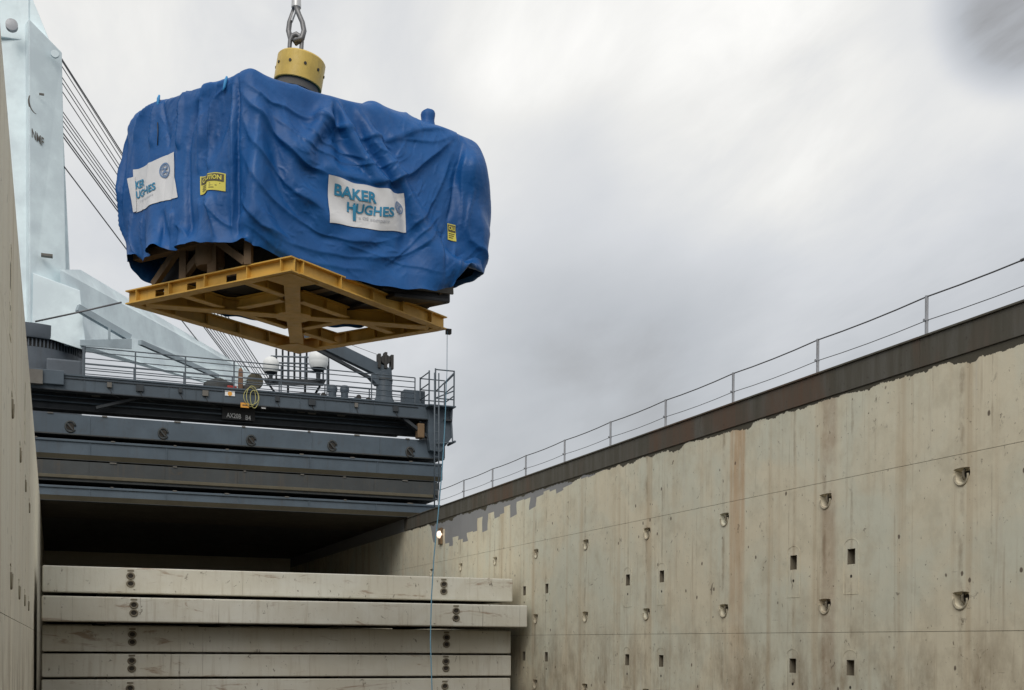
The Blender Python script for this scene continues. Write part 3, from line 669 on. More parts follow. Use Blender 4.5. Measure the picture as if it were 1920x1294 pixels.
# ------------------------------------------------------------------ stacked hatch covers over the far part of the hold
YH = 54.5
XL, XR = -2.2, 17.35
def cover(lab, z0, z1, kind, xr=XR, yo=0.0):
    y = YH + yo
    c = empty('hatch_cover', (7.5, y+4, z0), lab, 'hatch cover', 'stacked hatch covers')
    h = z1 - z0
    xs = list(np.linspace(XL, xr, 7))
    if kind == 'flat':          # plain deep side plate with lifting sockets
        for i in range(6): MB().box(xs[i]+0.004, xs[i+1]-0.004, y, y+0.06, z0+0.03, z1).build('side_plate', M_HATCH, c)
        MB().box(XL, xr, y+0.06, y+8, z0+0.05, z1-0.04).build('cover_box', M_HATCHD, c)
        MB().box(XL, xr, y-0.02, y+0.4, z0-0.02, z0+0.03).build('bottom_lip', M_HATCHD, c)
        for (u, v) in ((132, 800), (306, 813), (471, 826), (623, 836), (769, 848)):
            q = atY(u, v, y)
            ring = MB().tube([(q.x + 0.20*math.cos(a), y-0.02, q.z + 0.23*math.sin(a)) for a in np.linspace(0.15, 2*math.pi-0.5, 18)], 0.045, 6).build('lifting_socket', M_HATCHD, c, smooth=True)
            MB().lathe([(0.17, -0.004), (0.15, 0.012), (0.06, 0.02)], (q.x, y, q.z), 14, 'y').build('socket_hole_disc', M_DARK, ring)
            MB().bar((q.x-0.12, y-0.06, q.z+0.12), (q.x+0.1, y-0.06, q.z-0.14), 0.07, 0.06).build('socket_bar', M_HATCHD, ring)
    elif kind == 'lipped':      # top flange, web set back, sloping dirty bottom flange
        MB().box(XL, xr, y-0.03, y+0.45, z1-0.10, z1).build('top_flange', M_HATCH, c, bevel=0.015)
        for i in range(6): MB().box(xs[i]+0.02, xs[i+1]-0.02, y+0.04, y+0.08, z0+0.22, z1-0.10).build('web_plate', M_HATCH, c)
        for x in xs[1:-1]: MB().box(x-0.02, x+0.02, y+0.0, y+0.08, z0+0.22, z1-0.10).build('stiffener', M_HATCH, c)
        MB().add([(XL,y-0.02,z0+0.22),(xr,y-0.02,z0+0.22),(xr,y+0.10,z0+0.02),(XL,y+0.10,z0+0.02),(XL,y+0.5,z0+0.02),(xr,y+0.5,z0+0.02),(xr,y+0.5,z0+0.22),(XL,y+0.5,z0+0.22)],
                 [(0,1,2,3),(3,2,5,4),(0,1,6,7),(4,5,6,7),(0,3,4,7),(1,2,5,6)]).build('bottom_flange', M_OLIVE, c)
        MB().box(XL, xr-0.1, y+0.10, y+8, z0+0.0, z1-0.05).build('cover_box', M_HATCHD, c)
    else:                       # turned over: dark underside face, dirty lip below
        for i in range(6): MB().box(xs[i]+0.004, xs[i+1]-0.004, y+0.0, y+0.05, z0+0.27, z1).build('web_plate', M_HATCHD, c)
        MB().box(XL+0.3, xr-0.25, y-0.05, y+0.3, z0+0.12, z0+0.27).build('rubbing_lip', M_OLIVE, c, bevel=0.02)
        MB().box(XL, xr-0.1, y+0.05, y+8, z0, z1-0.05).build('cover_box', M_HATCHD, c)
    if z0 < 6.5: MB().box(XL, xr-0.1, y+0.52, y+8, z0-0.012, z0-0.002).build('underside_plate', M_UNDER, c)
    # hinge and clamp pieces on the end
    MB().box(xr, xr+0.12, y+0.3, y+0.8, z0+0.1, z1-0.1).build('end_clamp', M_GANTD, c)
    for k in range(7):          # cleats that catch the light along the top edge
        x = XL + 1.2 + (xr-XL-2)*k/6.3 + random.uniform(-.5, .5)
        MB().box(x, x+random.uniform(.10, .3), y-0.05, y-0.0, z1-0.02, z1+0.03).build('cleat', M_MGREY, c)
    return c
cover('lowest dark blue-grey hatch cover resting across the hold', 6.085, 6.735, 'lipped', 17.25)
cover('dark dirty hatch cover, second from the bottom of the stack', 6.945, 7.82, 'dark', 17.1, 0.0)
cover('blue-grey hatch cover third from the bottom, with pale scuffs at its right end', 7.90, 8.77, 'lipped', 17.3, 0.0)
cover('top hatch cover with a row of five round lifting sockets', 8.98, 9.85, 'flat', 17.4, -0.05)
for k, lab in enumerate(('nearer', 'farther')):    # the covers still closed behind the stack
    y0 = 62.55 + k*12.0
    o = MB().box(XL, 17.3, y0, y0+11.9, 6.10, 6.75).build('hatch_cover', M_HATCHD); tag(o, 'closed hatch cover behind the stack, the %s of two' % lab, 'hatch cover')
# fenders between the stacked covers
for x in (-1.5, 2.5, 6.5, 10.5, 14.5):
    for z0, z1 in ((6.735, 6.945), (7.82, 7.90), (8.77, 8.96)):
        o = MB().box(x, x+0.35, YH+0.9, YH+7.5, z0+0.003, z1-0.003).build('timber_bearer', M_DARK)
        tag(o, 'dark bearer block, %s from the left in the %s gap between the stacked hatch covers' % ({-1.5: 'first', 2.5: 'second', 6.5: 'third', 10.5: 'fourth', 14.5: 'fifth'}[x], {6.735: 'lowest', 7.82: 'middle', 8.77: 'top'}[z0]), 'bearer', 'bearers between the hatch covers')

# ------------------------------------------------------------------ travelling hatch-cover gantry on top
YG = 54.1
ga = empty('hatch_gantry', (7.5, YG+1.5, 9.9), 'grey travelling gantry beam with railings above the stacked hatch covers', 'gantry')
xr = atY(806, 770, YG).x; xl = -2.6
seg = list(np.linspace(xl, xr, 6))
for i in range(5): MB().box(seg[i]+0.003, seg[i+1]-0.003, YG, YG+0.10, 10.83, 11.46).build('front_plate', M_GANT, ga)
MB().box(xl, xr, YG-0.06, YG+3.4, 11.46, 11.53).build('walkway', M_GANT, ga)
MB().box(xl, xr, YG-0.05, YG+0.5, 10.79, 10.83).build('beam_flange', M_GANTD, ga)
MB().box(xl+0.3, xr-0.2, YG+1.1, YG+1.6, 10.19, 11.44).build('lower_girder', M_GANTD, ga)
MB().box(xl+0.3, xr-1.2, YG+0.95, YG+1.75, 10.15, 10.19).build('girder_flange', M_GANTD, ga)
for x in np.linspace(xl+1.0, xr-1.5, 9): MB().box(x, x+0.04, YG+0.1, YG+1.1, 10.83, 11.44).build('web_bracket', M_GANTD, ga)
# sloping haunch plates under the front beam
for (a, b, c_, d) in ((180, 765, 290, 740), (275, 742, 330, 752)):
    p, q = atY(a, b, YG+0.5), atY(c_, d, YG+0.5)
    MB().bar(p, q, 0.25, 0.12).build('haunch', M_GANTD, ga)
# pipes and lamps slung beneath
for z, w in ((10.72, 0.03), (10.5, 0.045)):
    MB().tube([(xl+0.5, YG+0.9, z), (xr*0.45, YG+0.9, z-0.02), (xr-0.8, YG+0.9, z)], w, 8).build('pipe', M_GANT, ga, smooth=True)
for u, v in ((112, 734), (180, 741), (565, 771), (585, 774), (640, 778)):
    q = atY(u, v, YG+0.6); MB().box(q.x-0.18, q.x+0.18, YG+0.55, YG+0.7, q.z-0.05, q.z+0.05).build('work_light', M_MGREY, ga)
# conduit, junction boxes and hanging cable loops along the front beam
MB().tube([(xl+2.5, YG-0.03, 11.34), (xr-0.6, YG-0.03, 11.34)], 0.018, 6).build('conduit', M_GANTD, ga)
for k, u in enumerate((205, 262, 338, 385, 520, 585, 668, 742)):
    q = atY(u, 745, YG-0.05); w = (0.10, 0.16, 0.08, 0.13)[k % 4]
    MB().box(q.x-w, q.x+w, YG-0.11, YG-0.002, 11.18-w, 11.30).build('junction_box', M_GANTD if k % 3 else M_MGREY, ga, bevel=0.01)
    MB().tube([(q.x, YG-0.05, 11.18-w), (q.x+0.12, YG-0.04, 10.78), (q.x+0.5, YG+0.2, 10.66), (q.x+0.9, YG+0.6, 10.78)], 0.014, 6).build('cable', M_BLACK, ga, smooth=True)
for k, x in enumerate(np.linspace(xl+2.2, xr-1.6, 14)):
    MB().box(x, x+0.03, YG-0.025, YG-0.001, 10.84, 11.45).build('weld_stiffener', M_GANT, ga)
# end post and leg at the right
e0, e1 = atY(800, 800, YG+0.2).x, atY(842, 800, YG+0.2).x
MB().prism([(e0, YG-0.1, 11.44), (e1+0.1, YG-0.1, 11.44), (e1+0.05, YG-0.1, 10.0), (e1-0.5, YG-0.1, 9.25), (e0+0.1, YG-0.1, 9.3), (e0, YG-0.1, 10.0)], (0,0,0), (0,1.6,0)).build('end_leg', M_GANT, ga, bevel=0.02)
MB().bar((e0-1.2, YG+0.2, 10.8), (e0+0.1, YG+0.2, 9.95), 0.3, 0.14).build('knee_brace', M_GANTD, ga)
MB().box(e0-0.5, e0-0.15, YG+0.0, YG+0.5, 9.9, 10.6).build('drive_motor', M_BROWN, ga, bevel=0.05)
# left head with pad under the crane pedestal
MB().box(-2.6, atY(120, 720, YG).x, YG-0.2, YG+1.5, 11.0, 11.62).build('left_head', M_GANT, ga, bevel=0.03)
MB().box(-2.6, atY(80, 720, YG-0.3).x, YG-0.35, YG+0.2, 10.95, 11.55).build('rusty_bracket', M_MGREY, ga)
def railing(parent, a, b, z, heights, step, r=0.022, post=0.032):
    a = Vector(a); b = Vector(b); n = max(1, round((b-a).length/step))
    for k, h in enumerate(heights):
        rr = r*1.25 if k == 0 else r
        MB().tube([(a.x, a.y, z+h), (b.x, b.y, z+h)], rr, 8).build('rail', M_RAIL, parent, smooth=True)
    for k in range(n+1):
        p = a.lerp(b, k/n); MB().tube([(p.x, p.y, z), (p.x, p.y, z+heights[0])], post, 8).build('post', M_RAIL, parent, smooth=True, autos=40)
HGT = (1.24, 1.04, 0.76, 0.50, 0.25)
x0 = atY(157, 700, YG).x; x1 = atY(778, 760, YG).x
railing(ga, (x0, YG+0.02, 0), (x1, YG+0.02, 0), 11.53, HGT, 2.3)
railing(ga, (x0, YG+3.2, 0), (x1+0.8, YG+3.2, 0), 11.53, HGT, 2.3)
for y in (YG+0.02, ): MB().tube([(x0, y, 11.53), (x0, y, 12.77)], 0.06, 8).build('corner_post', M_RAIL, ga, smooth=True, autos=40)
# end platform cage and ladder
pa, pb, pc = atY(802, 770, YG-0.4), atY(816, 770, YG-0.6), atY(851, 770, YG-0.6)
zf = 11.42
MB().box(pa.x, pc.x+0.08, YG-0.7, YG+1.0, zf-0.06, zf).build('end_platform', M_GANT, ga)
for (x, y, h) in ((pa.x, YG-0.6, 1.62), (pb.x, YG-0.6, 1.75), (pc.x, YG-0.6, 1.72), (pa.x, YG+0.9, 1.6), (pc.x, YG+0.9, 1.4), ((pb.x+pc.x)/2, YG-0.6, 1.15)):
    MB().tube([(x, y, zf), (x, y, zf+h)], 0.04, 8).build('cage_post', M_RAIL, ga, smooth=True, autos=40)
for h0, h1 in ((1.70, 1.70), (0.62, 1.62), (0.32, 0.75), (0.32, 0.32)):
    MB().tube([(pb.x, YG-0.6, zf+h0), (pc.x, YG-0.6, zf+h1)], 0.032, 8).build('cage_rail', M_RAIL, ga, smooth=True)
for h in (1.55, 1.0, 0.5):
    MB().tube([(pc.x, YG-0.6, zf+h), (pc.x, YG+0.9, zf+h*0.9)], 0.03, 8).build('cage_rail', M_RAIL, ga, smooth=True)
    MB().tube([(pa.x, YG+0.9, zf+h), (pc.x, YG+0.9, zf+h)], 0.03, 8).build('cage_rail', M_RAIL, ga, smooth=True)
    MB().tube([(pa.x, YG-0.6, zf+h), (pa.x, YG+0.9, zf+h)], 0.03, 8).build('cage_rail', M_RAIL, ga, smooth=True)
for x in (pa.x+0.22, pb.x+0.12):
    MB().tube([(x, YG-0.75, zf+1.5), (x+0.05, YG-0.75, 6.2)], 0.035, 8).build('ladder_stile', M_RAIL, ga, smooth=True)
for k in range(14):
    z = 6.5 + k*0.4; MB().tube([(pa.x+0.24, YG-0.75, z), (pb.x+0.14, YG-0.75, z)], 0.022, 6).build('rung', M_RAIL, ga)
# outrigger stirrup hanging off the end
sx = pc.x
MB().tube([(sx-0.05, YG-0.2, 11.4), (sx+0.02, YG-0.2, 10.6), (sx+0.08, YG-0.2, 9.75), (sx-0.75, YG-0.2, 9.62)], 0.045, 8).build('stirrup', M_RAIL, ga, smooth=True)
MB().tube([(sx+0.1, YG-0.5, 9.74), (sx+0.1, YG+0.6, 9.74)], 0.06, 8).build('stirrup_foot', M_RAIL, ga)
MB().box(sx-0.35, sx, YG-0.3, YG+0.1, 10.75, 10.85).build('bracket', M_GANTD, ga)
# plates with writing, signs
def flat_text(txt, size, mat, parent, origin, xd, zd, name='lettering', depth=0.006, align='LEFT', bold=0.0):
    cu = bpy.data.curves.new('t', 'FONT'); cu.body = txt; cu.size = size; cu.align_x = align; cu.offset = bold; cu.resolution_u = 3
    to = bpy.data.objects.new('t', cu); COL.objects.link(to); bpy.context.view_layer.update()
    me = bpy.data.meshes.new_from_object(to.evaluated_get(bpy.context.evaluated_depsgraph_get()))
    bpy.data.objects.remove(to); bpy.data.curves.remove(cu)
    if mat is None: return me
    mb = MB(); O = Vector(origin); xd = Vector(xd); zd = Vector(zd)
    mb.v = [tuple(O + xd*v.co.x + zd*v.co.y) for v in me.vertices]; mb.f = [tuple(p.vertices) for p in me.polygons]
    bpy.data.meshes.remove(me)
    return mb.build(name, mat, parent)
q = atY(447, 780, YG+0.9)
MB().box(q.x-0.75, q.x+0.75, YG+0.80, YG+0.86, 10.24, 10.80).build('name_board', M_BLACK, ga)
flat_text('AX20B', 0.30, M_WHITE, ga, (q.x-0.55, YG+0.794, q.z-0.12), (0.75,0,-0.02), (0,0,1), bold=0.004)
flat_text('B4', 0.30, M_WHITE, ga, (q.x+0.30, YG+0.794, q.z-0.17), (0.8,0,-0.02), (0,0,1), bold=0.004)
q = atY(431, 738, YG-0.02); s1 = MB().box(q.x-0.22, q.x+0.22, YG-0.04, YG-0.01, q.z-0.11, q.z+0.11).build('safety_sign', M_WHITE, ga)
MB().lathe([(0.10, 0.0), (0.10, 0.008)], (q.x, YG-0.041, q.z-0.01), 16, 'y').build('sign_emblem', M_ORANGE, s1)
q = atY(459, 760, YG-0.08); s2 = MB().box(q.x-0.19, q.x+0.19, YG-0.10, YG-0.07, q.z-0.11, q.z+0.11).build('warning_sign', M_ORANGE, ga)
MB().box(q.x-0.11, q.x+0.11, YG-0.106, YG-0.10, q.z-0.03, q.z+0.03).build('sign_bar', M_BROWN, s2)
q = atY(494, 764, YG-0.08); s3 = MB().box(q.x-0.12, q.x+0.12, YG-0.10, YG-0.07, q.z-0.08, q.z+0.08).build('small_sign', M_BLACK, ga)
MB().box(q.x-0.09, q.x+0.09, YG-0.105, YG-0.10, q.z-0.05, q.z-0.02).build('sign_bar', M_WHITE, s3)
# hose, canvas roll, tarped heap on the walkway
q = atY(473, 745, YG-0.15)
hs = MB()
for k in range(3):
    c = Vector((q.x + (-.12, .1, 0.0)[k], YG-0.15-0.04*k, q.z + (0, -.05, .03)[k])); a_, b_ = (0.27, 0.42) if k != 1 else (0.2, 0.4)
    hs.tube([c + Vector((a_*math.cos(t), 0.02*math.sin(3*t), b_*math.sin(t) + 0.05*math.sin(2*t+k*2))) for t in np.linspace(0, 2*math.pi, 24, endpoint=False)], 0.016, 6, closed=True)
o = hs.build('hose', M_HOSE, None, smooth=True); tag(o, 'coil of pale yellow hose hung over the front of the gantry beam', 'hose')
q = atY(451, 724, YG+0.5)
rr = empty('canvas_roll', (q.x, YG+0.5, 11.53), 'upright reddish-brown roll on the gantry walkway beside the yellow hose', 'roll')
MB().lathe([(0.09, 0), (0.12, 0.1), (0.115, 0.5), (0.10, 0.95), (0.05, 1.05)], (q.x, YG+0.5, 11.53), 12).build('roll_body', M_BCLOTH, rr, smooth=True)
MB().lathe([(0.125, 0), (0.125, 0.05)], (q.x, YG+0.5, 12.1), 12).build('roll_strap', M_WHITE, rr)
def heap(name, lab, u, v, w, h, mat, cat):
    q = atY(u, v, YG+0.8); mb = MB(); n, m = 14, 8; rs = random.Random(u)
    vs = []; fs = []
    for j in range(m+1):
        for i in range(n):
            a = 2*math.pi*i/n; k = math.cos(j/m*math.pi/2)*(1+0.18*rs.uniform(-1, 1))
            vs.append((q.x + w*k*math.cos(a), YG+0.8 + 0.4*k*math.sin(a), 11.53 + h*math.sin(j/m*math.pi/2)*(1+0.1*rs.uniform(-1, 1))))
    for j in range(m):
        for i in range(n): fs.append((j*n+i, j*n+(i+1) % n, (j+1)*n+(i+1) % n, (j+1)*n+i))
    return tag(mb.add(vs, fs).build(name, mat, None, smooth=True), lab, cat)
heap('covered_heap', 'dark green-grey covered heap on the gantry walkway left of the signs', 412, 730, 0.75, 0.55, M_HATCHD, 'heap')
heap('covered_heap', 'dark bundle on the gantry walkway behind the yellow hose', 463, 733, 0.38, 0.36, M_MACH, 'bundle')
q = atY(431, 733, YG+0.3); o = MB().box(q.x-0.12, q.x+0.3, YG+0.2, YG+0.45, 11.53, 11.68).build('red_box', M_RED, None, bevel=0.03); tag(o, 'small red box on the gantry walkway above the white sign', 'box')
# equipment standing on the walkway
for (u, h, w, lab) in ((623, 0.80, 0.20, 'grey upright ventilator on the gantry, left of its pair'), (646, 0.84, 0.18, 'grey upright ventilator on the gantry, right of its pair')):
    q = atY(u, 745, YG+1.8)
    vt = empty('ventilator', (q.x, YG+1.8, 11.53), lab, 'ventilator', 'ventilators on the gantry')
    MB().lathe([(w, 0), (w, h*0.75)], (q.x, YG+1.8, 11.53), 16).build('pipe', M_GANT, vt, smooth=True, autos=40)
    MB().lathe([(w*1.15, 0), (w*1.25, 0.05), (w*1.25, 0.2), (w*0.9, 0.32)], (q.x, YG+1.8, 11.53+h*0.75), 16).build('cowl', M_GANT, vt, smooth=True, autos=40)
    MB().box(q.x-w*1.4, q.x+w*1.6, YG+1.4, YG+2.2, 11.53, 11.65).build('base', M_GANT, vt)
q0, q1 = atY(757, 745, YG+1.2), atY(796, 745, YG+1.2)
cb = empty('control_cabinet', ((q0.x+q1.x)/2, YG+1.4, 11.53), 'grey control cabinet on the gantry beside the end platform', 'cabinet')
MB().box(q0.x, q1.x, YG+1.1, YG+1.8, 11.53, 12.42).build('cabinet_body', M_GANT, cb, bevel=0.02)
for k in range(2): MB().box(q0.x+0.04+k*(q1.x-q0.x)/2, q0.x+(k+1)*(q1.x-q0.x)/2-0.04, YG+1.07, YG+1.10, 11.6, 12.36).build('cabinet_door', M_GANT, cb, bevel=0.008)
for (u, s_) in ((672, 0.34), (690, 0.26), (606, 0.3)):
    q = atY(u, 748, YG+1.5)
    vb = empty('valve_set', (q.x, YG+1.5, 11.53), 'small pipe fitting on the gantry walkway, %s' % {672: 'right of the two ventilators', 690: 'next to the davit foot', 606: 'left of the two ventilators'}[u], 'valve')
    MB().tube([(q.x-s_*0.6, YG+1.5, 11.60), (q.x-s_*0.5, YG+1.5, 11.53+s_), (q.x+s_*0.3, YG+1.5, 11.53+s_), (q.x+s_*0.5, YG+1.5, 11.56)], 0.05, 8).build('pipe', M_GANT, vb, smooth=True)
    MB().lathe([(0.13, 0), (0.13, 0.04)], (q.x, YG+1.45, 11.53+s_*1.1), 12, 'y').build('hand_wheel', M_MACH, vb)

# davit crane on the gantry
q = atY(720, 760, YG+1.2); cx_ = q.x; yd = YG+1.2
dv = empty('davit_crane', (cx_, yd, 11.53), 'grey knuckle-boom davit crane standing on the gantry, boom raised to the left', 'crane')
MB().lathe([(0.62, 0), (0.44, 0.35), (0.40, 0.5), (0.38, 1.55)], (cx_, yd, 11.53), 20).build('column', M_GANT, dv, smooth=True, autos=35)
MB().lathe([(0.42, 0), (0.42, 0.08)], (cx_, yd, 12.75), 20).build('slewing_ring', M_HATCHD, dv)
j = Vector((cx_+0.05, yd, 13.05)); a1 = atY(690, 690, yd); a2 = atY(560, 622, yd)
MB().add(*(lambda P: (P, [(0,1,2,3),(7,6,5,4),(0,4,5,1),(1,5,6,2),(2,6,7,3),(3,7,4,0)]))(
    [(cx_-0.42, yd-0.25, 12.5), (cx_+0.36, yd-0.25, 12.6), (cx_+0.3, yd-0.25, 13.45), (a1.x, yd-0.25, a1.z-0.45), (cx_-0.42, yd+0.25, 12.5), (cx_+0.36, yd+0.25, 12.6), (cx_+0.3, yd+0.25, 13.45), (a1.x, yd+0.25, a1.z-0.45)])).build('knuckle', M_GANT, dv, bevel=0.02)
MB().bar((cx_+0.1, yd, 13.1), a2, 0.40, 0.58).build('boom', M_GANT, dv, bevel=0.02)
MB().bar(Vector((cx_-0.3, yd, 12.95)) + Vector((-0.2, 0, -0.2)), a2 + Vector((0, 0, -0.36)), 0.2, 0.14).build('boom_cylinder', M_GANTD, dv)
wn = atY(721, 676, yd)
MB().lathe([(0.24, -0.25), (0.24, 0.25)], (wn.x, yd, wn.z), 14, 'y').build('winch_drum', M_MACH, dv, smooth=True, autos=40)
for dx in (-0.32, 0.0, 0.32): MB().box(wn.x+dx-0.07, wn.x+dx+0.07, yd-0.3, yd+0.1, wn.z-0.45, wn.z+0.25+0.1*(dx == 0)).build('winch_bracket', M_MACH, dv, bevel=0.02)
MB().tube([(wn.x-0.2, yd-0.2, wn.z+0.15), atY(640, 640, yd-0.2)], 0.012, 6).build('hoist_wire', M_WIRE, dv)
MB().tube([(wn.x+0.35, yd-0.1, wn.z+0.2), (wn.x+0.42, yd-0.1, wn.z-0.1), (wn.x+0.25, yd-0.1, wn.z-0.75)], 0.018, 6).build('hydraulic_hose', M_MGREY, dv, smooth=True)

# ------------------------------------------------------------------ ship's crane behind, pale blue, jib laid out to the right
c0 = VW((48-960)/2180*62, 62, 0)
sc_ = empty('ship_crane', (c0.x, c0.y, 6.76), 'huge pale blue ship crane on a dark round pedestal at the left', 'crane')
MB().lathe([(2.72, 1.76), (2.72, 8.6), (2.8, 8.7), (2.8, 10.0)], (c0.x, c0.y, 5.0), 64).build('pedestal', M_PED, sc_, smooth=True, autos=30)
MB().lathe([(2.62, 0), (2.62, 0.46)], (c0.x, c0.y, 15.0), 64).build('ring_recess', M_MACH, sc_, smooth=True, autos=30)
tm = MB()
for k in range(90):
    a = 2*math.pi*k/90; d = Vector((math.cos(a), math.sin(a), 0)); p = Vector((c0.x, c0.y, 15.23)) + d*2.68
    tm.bar(p - Vector((0,0,0.2)), p + Vector((0,0,0.2)), 0.07, 0.10, up=d)
tag(tm.build('ring_bolts', M_PED, sc_), kind='stuff')
MB().lathe([(2.86, 0), (2.9, 0.1), (2.9, 0.72), (2.5, 0.8)], (c0.x, c0.y, 15.46), 64).build('slewing_table', M_PED, sc_, smooth=True, autos=30)
q = atD(118, 695, 60.0); MB().box(q.x-0.8, q.x+0.9, q.y-0.5, q.y+0.6, q.z-0.8, q.z+0.5).build('motor_guard', M_PED, sc_, bevel=0.1)
def hexa(pts, name, mat, parent, bevel=0.03):
    return MB().add(pts, [(3,2,1,0),(4,5,6,7),(0,1,5,4),(1,2,6,5),(2,3,7,6),(3,0,4,7)]).build(name, mat, parent, bevel=bevel)
def pz(u, D, z): return atD(u, 600, D).xy.to_3d() + Vector((0, 0, z))
# column: front face B-C, narrow side A-B
hexa([pz(56, 59.8, 16.2), pz(126, 61.4, 16.2), pz(118, 64.6, 16.2), pz(30, 63, 16.2), pz(50, 59.8, 31.9), pz(112, 61.4, 31.0), pz(106, 64.6, 31.0), pz(20, 63, 32.5)], 'column', M_CRANE, sc_)
hexa([pz(-30, 60.3, 16.2), pz(58, 60.6, 16.2), pz(50, 63.5, 16.2), pz(-20, 64, 16.2), pz(-36, 60.3, 37), pz(49, 60.6, 34.0), pz(45, 63.5, 34.0), pz(-28, 64, 37)], 'side_column', M_CRANE, sc_)
hexa([pz(110, 61.8, 16.2), pz(137, 62.2, 16.2), pz(132, 64, 16.2), pz(108, 64, 16.2), pz(110, 61.8, 27), pz(117, 62.0, 26.5), pz(116, 64, 26.5), pz(108, 64, 27)], 'column_fin', M_CRANE, sc_)
hexa([pz(-20, 60.1, 31.2), pz(92, 61.0, 31.2), pz(92, 63.5, 31.2), pz(-20, 63.5, 31.2), pz(-30, 60.1, 37.5), pz(6, 60.4, 36.6), pz(6, 63.5, 36.6), pz(-30, 63.5, 37.5)], 'head', M_CRANE, sc_)
for (u, v, r) in ((22, 48, 0.30), (70, 70, 0.24)):
    q = atD(u, v, 59.6 + (u > 50)*1.0); MB().lathe([(r*0.5, -0.12), (r, -0.14), (r*0.85, 0), (r, 0.14), (r*0.5, 0.16)], q, 18, 'y').build('sheave', M_GALV, sc_, smooth=True, autos=30)
q = atD(103, 102, 60.7); MB().lathe([(0.22, 0), (0.20, 0.1)], q, 16, 'y').build('pin_cap', M_CRANE, sc_)
q = atD(88, 480, 60.2); MB().box(q.x-0.28, q.x+0.28, q.y-0.25, q.y+0.1, q.z-0.07, q.z+0.05).build('lamp_bracket', M_MGREY, sc_)
# faded emblem and letters on the column face
B0, C0 = pz(53, 59.8, 22), pz(119, 61.4, 22); xd = (C0 - B0).normalized(); nf = Vector((xd.y, -xd.x, 0))
q = atD(72, 262, 60.25); O = Vector((q.x, q.y, q.z)) + nf*0.10
flat_text('NMF', 0.56, M_MGREY, sc_, O - nf*0.05 - xd*0.42, (xd*0.62 + Vector((0,0,-0.26))), (0,0,1.15), bold=0.01)
q = atD(66, 195, 60.2) + nf*0.10
MB().tube([q + xd*(0.42*math.cos(a)) + Vector((0,0,0.55*math.sin(a))) for a in np.linspace(math.pi*0.8, math.pi*1.5, 12)], [0.02+0.035*math.sin(k/11*math.pi) for k in range(12)], 6).build('emblem_arc', M_MGREY, sc_)
q = atD(76, 178, 60.2) + nf*0.10; MB().box(q.x-0.12, q.x+0.12, q.y-0.03, q.y+0.03, q.z-0.05, q.z+0.05).build('emblem_dot', M_MGREY, sc_)
# jib house and jib
n1, n2 = atD(66, 505, 59.8), atD(150, 650, 59.8)
def jp(u, v, D): return atD(u, v, D)
hexa([jp(60, 625, 59.8), jp(162, 658, 60.2), jp(162, 658, 63.6), jp(60, 625, 63.4), jp(62, 512, 59.8), jp(150, 545, 60.2), jp(150, 545, 63.6), jp(62, 512, 63.4)], 'jib_heel', M_CRANE, sc_)
hexa([jp(120, 648, 60.6), jp(470, 742, 86), jp(482, 742, 88.5), jp(180, 655, 63.6), jp(112, 505, 60.6), jp(452, 692, 86), jp(466, 694, 88.5), jp(150, 505, 63.6)], 'jib', M_CRANE, sc_)
MB().bar(jp(145, 577, 59.4), jp(243, 634, 61.5), 0.3, 0.34).build('jib_rest_arm', M_CRG, sc_)
hexa([jp(150, 648, 59.6), jp(247, 655, 60.8), jp(247, 655, 62), jp(150, 648, 61), jp(150, 637, 59.6), jp(247, 635, 60.8), jp(247, 635, 62), jp(150, 637, 61)], 'jib_rest_plate', M_CRG, sc_, bevel=0.02)
MB().bar(jp(262, 642, 64), jp(408, 706, 72), 0.22, 0.26).build('jib_pipe', M_CRG, sc_)
MB().bar(jp(205, 610, 59.6), jp(205, 636, 59.7), 0.12, 0.12).build('rest_stay', M_CRG, sc_)
MB().tube([jp(66, 603, 58.6), jp(150, 585, 58.9), jp(228, 567, 59.2)], 0.045, 6).build('stay_wire', M_WIRE, sc_, smooth=True)
ROPES = [((111, 103), (505, 712)), ((112, 108), (500, 712)), ((112, 118), (494, 712)), ((113, 140), (490, 712)), ((113, 150), (486, 712)), ((113, 166), (470, 700)),
         ((113, 203), (466, 696)), ((114, 212), (460, 694)), ((114, 221), (454, 692)), ((115, 232), (448, 690)), ((117, 248), (442, 688)), ((118, 256), (438, 687)), ((120, 312), (381, 652))]
for k, ((u0, v0), (u1, v1)) in enumerate(ROPES):
    a, b = atD(u0, v0, 61.9), atD(u1, v1, 86.5 if k < 12 else 80.0)
    mid = (a+b)/2 + Vector((0, 0, -0.12))
    MB().tube([a, mid, b], 0.034 if k in (0, 10, 11, 12) else 0.025, 6).build('hoist_rope', M_WIRE, sc_, smooth=True)
MB().lathe([(0.55, -0.3), (0.62, 0), (0.55, 0.3)], jp(478, 715, 86.3), 16, 'y').build('jib_sheave', M_OLIVE, sc_)

# ------------------------------------------------------------------ aerial mast of the wheelhouse, far forward
DM = 96.0
def mp(u, v, d=0): return atD(u, v, DM+d)
mast = empty('aerial_mast', mp(553, 790), 'dark aerial platform with poles and railings between two white radomes', 'mast')
def fr(a, b): return MB().bar(a, b, 0.16, 0.16)
hexa([mp(500, 722, -2), mp(606, 724, -2), mp(606, 724, 2), mp(500, 722, 2), mp(492, 709, -2), mp(612, 712, -2), mp(612, 712, 2), mp(492, 709, 2)], 'platform', M_GANTD, mast)
for u in (518, 530, 541, 552, 563, 575): MB().tube([mp(u, 711, random.uniform(-1.5, 1.5)), mp(u, random.uniform(640, 662))], 0.09, 6).build('aerial', M_GANTD, mast)
for v in (668, 680, 694): MB().tube([mp(508, v, -1.9), mp(606, v+3, -1.9)], 0.07, 6).build('mast_rail', M_RAIL, mast)
for u in (508, 540, 572, 606): MB().tube([mp(u, 711, -1.9), mp(u, 668, -1.9)], 0.07, 6).build('mast_post', M_RAIL, mast)
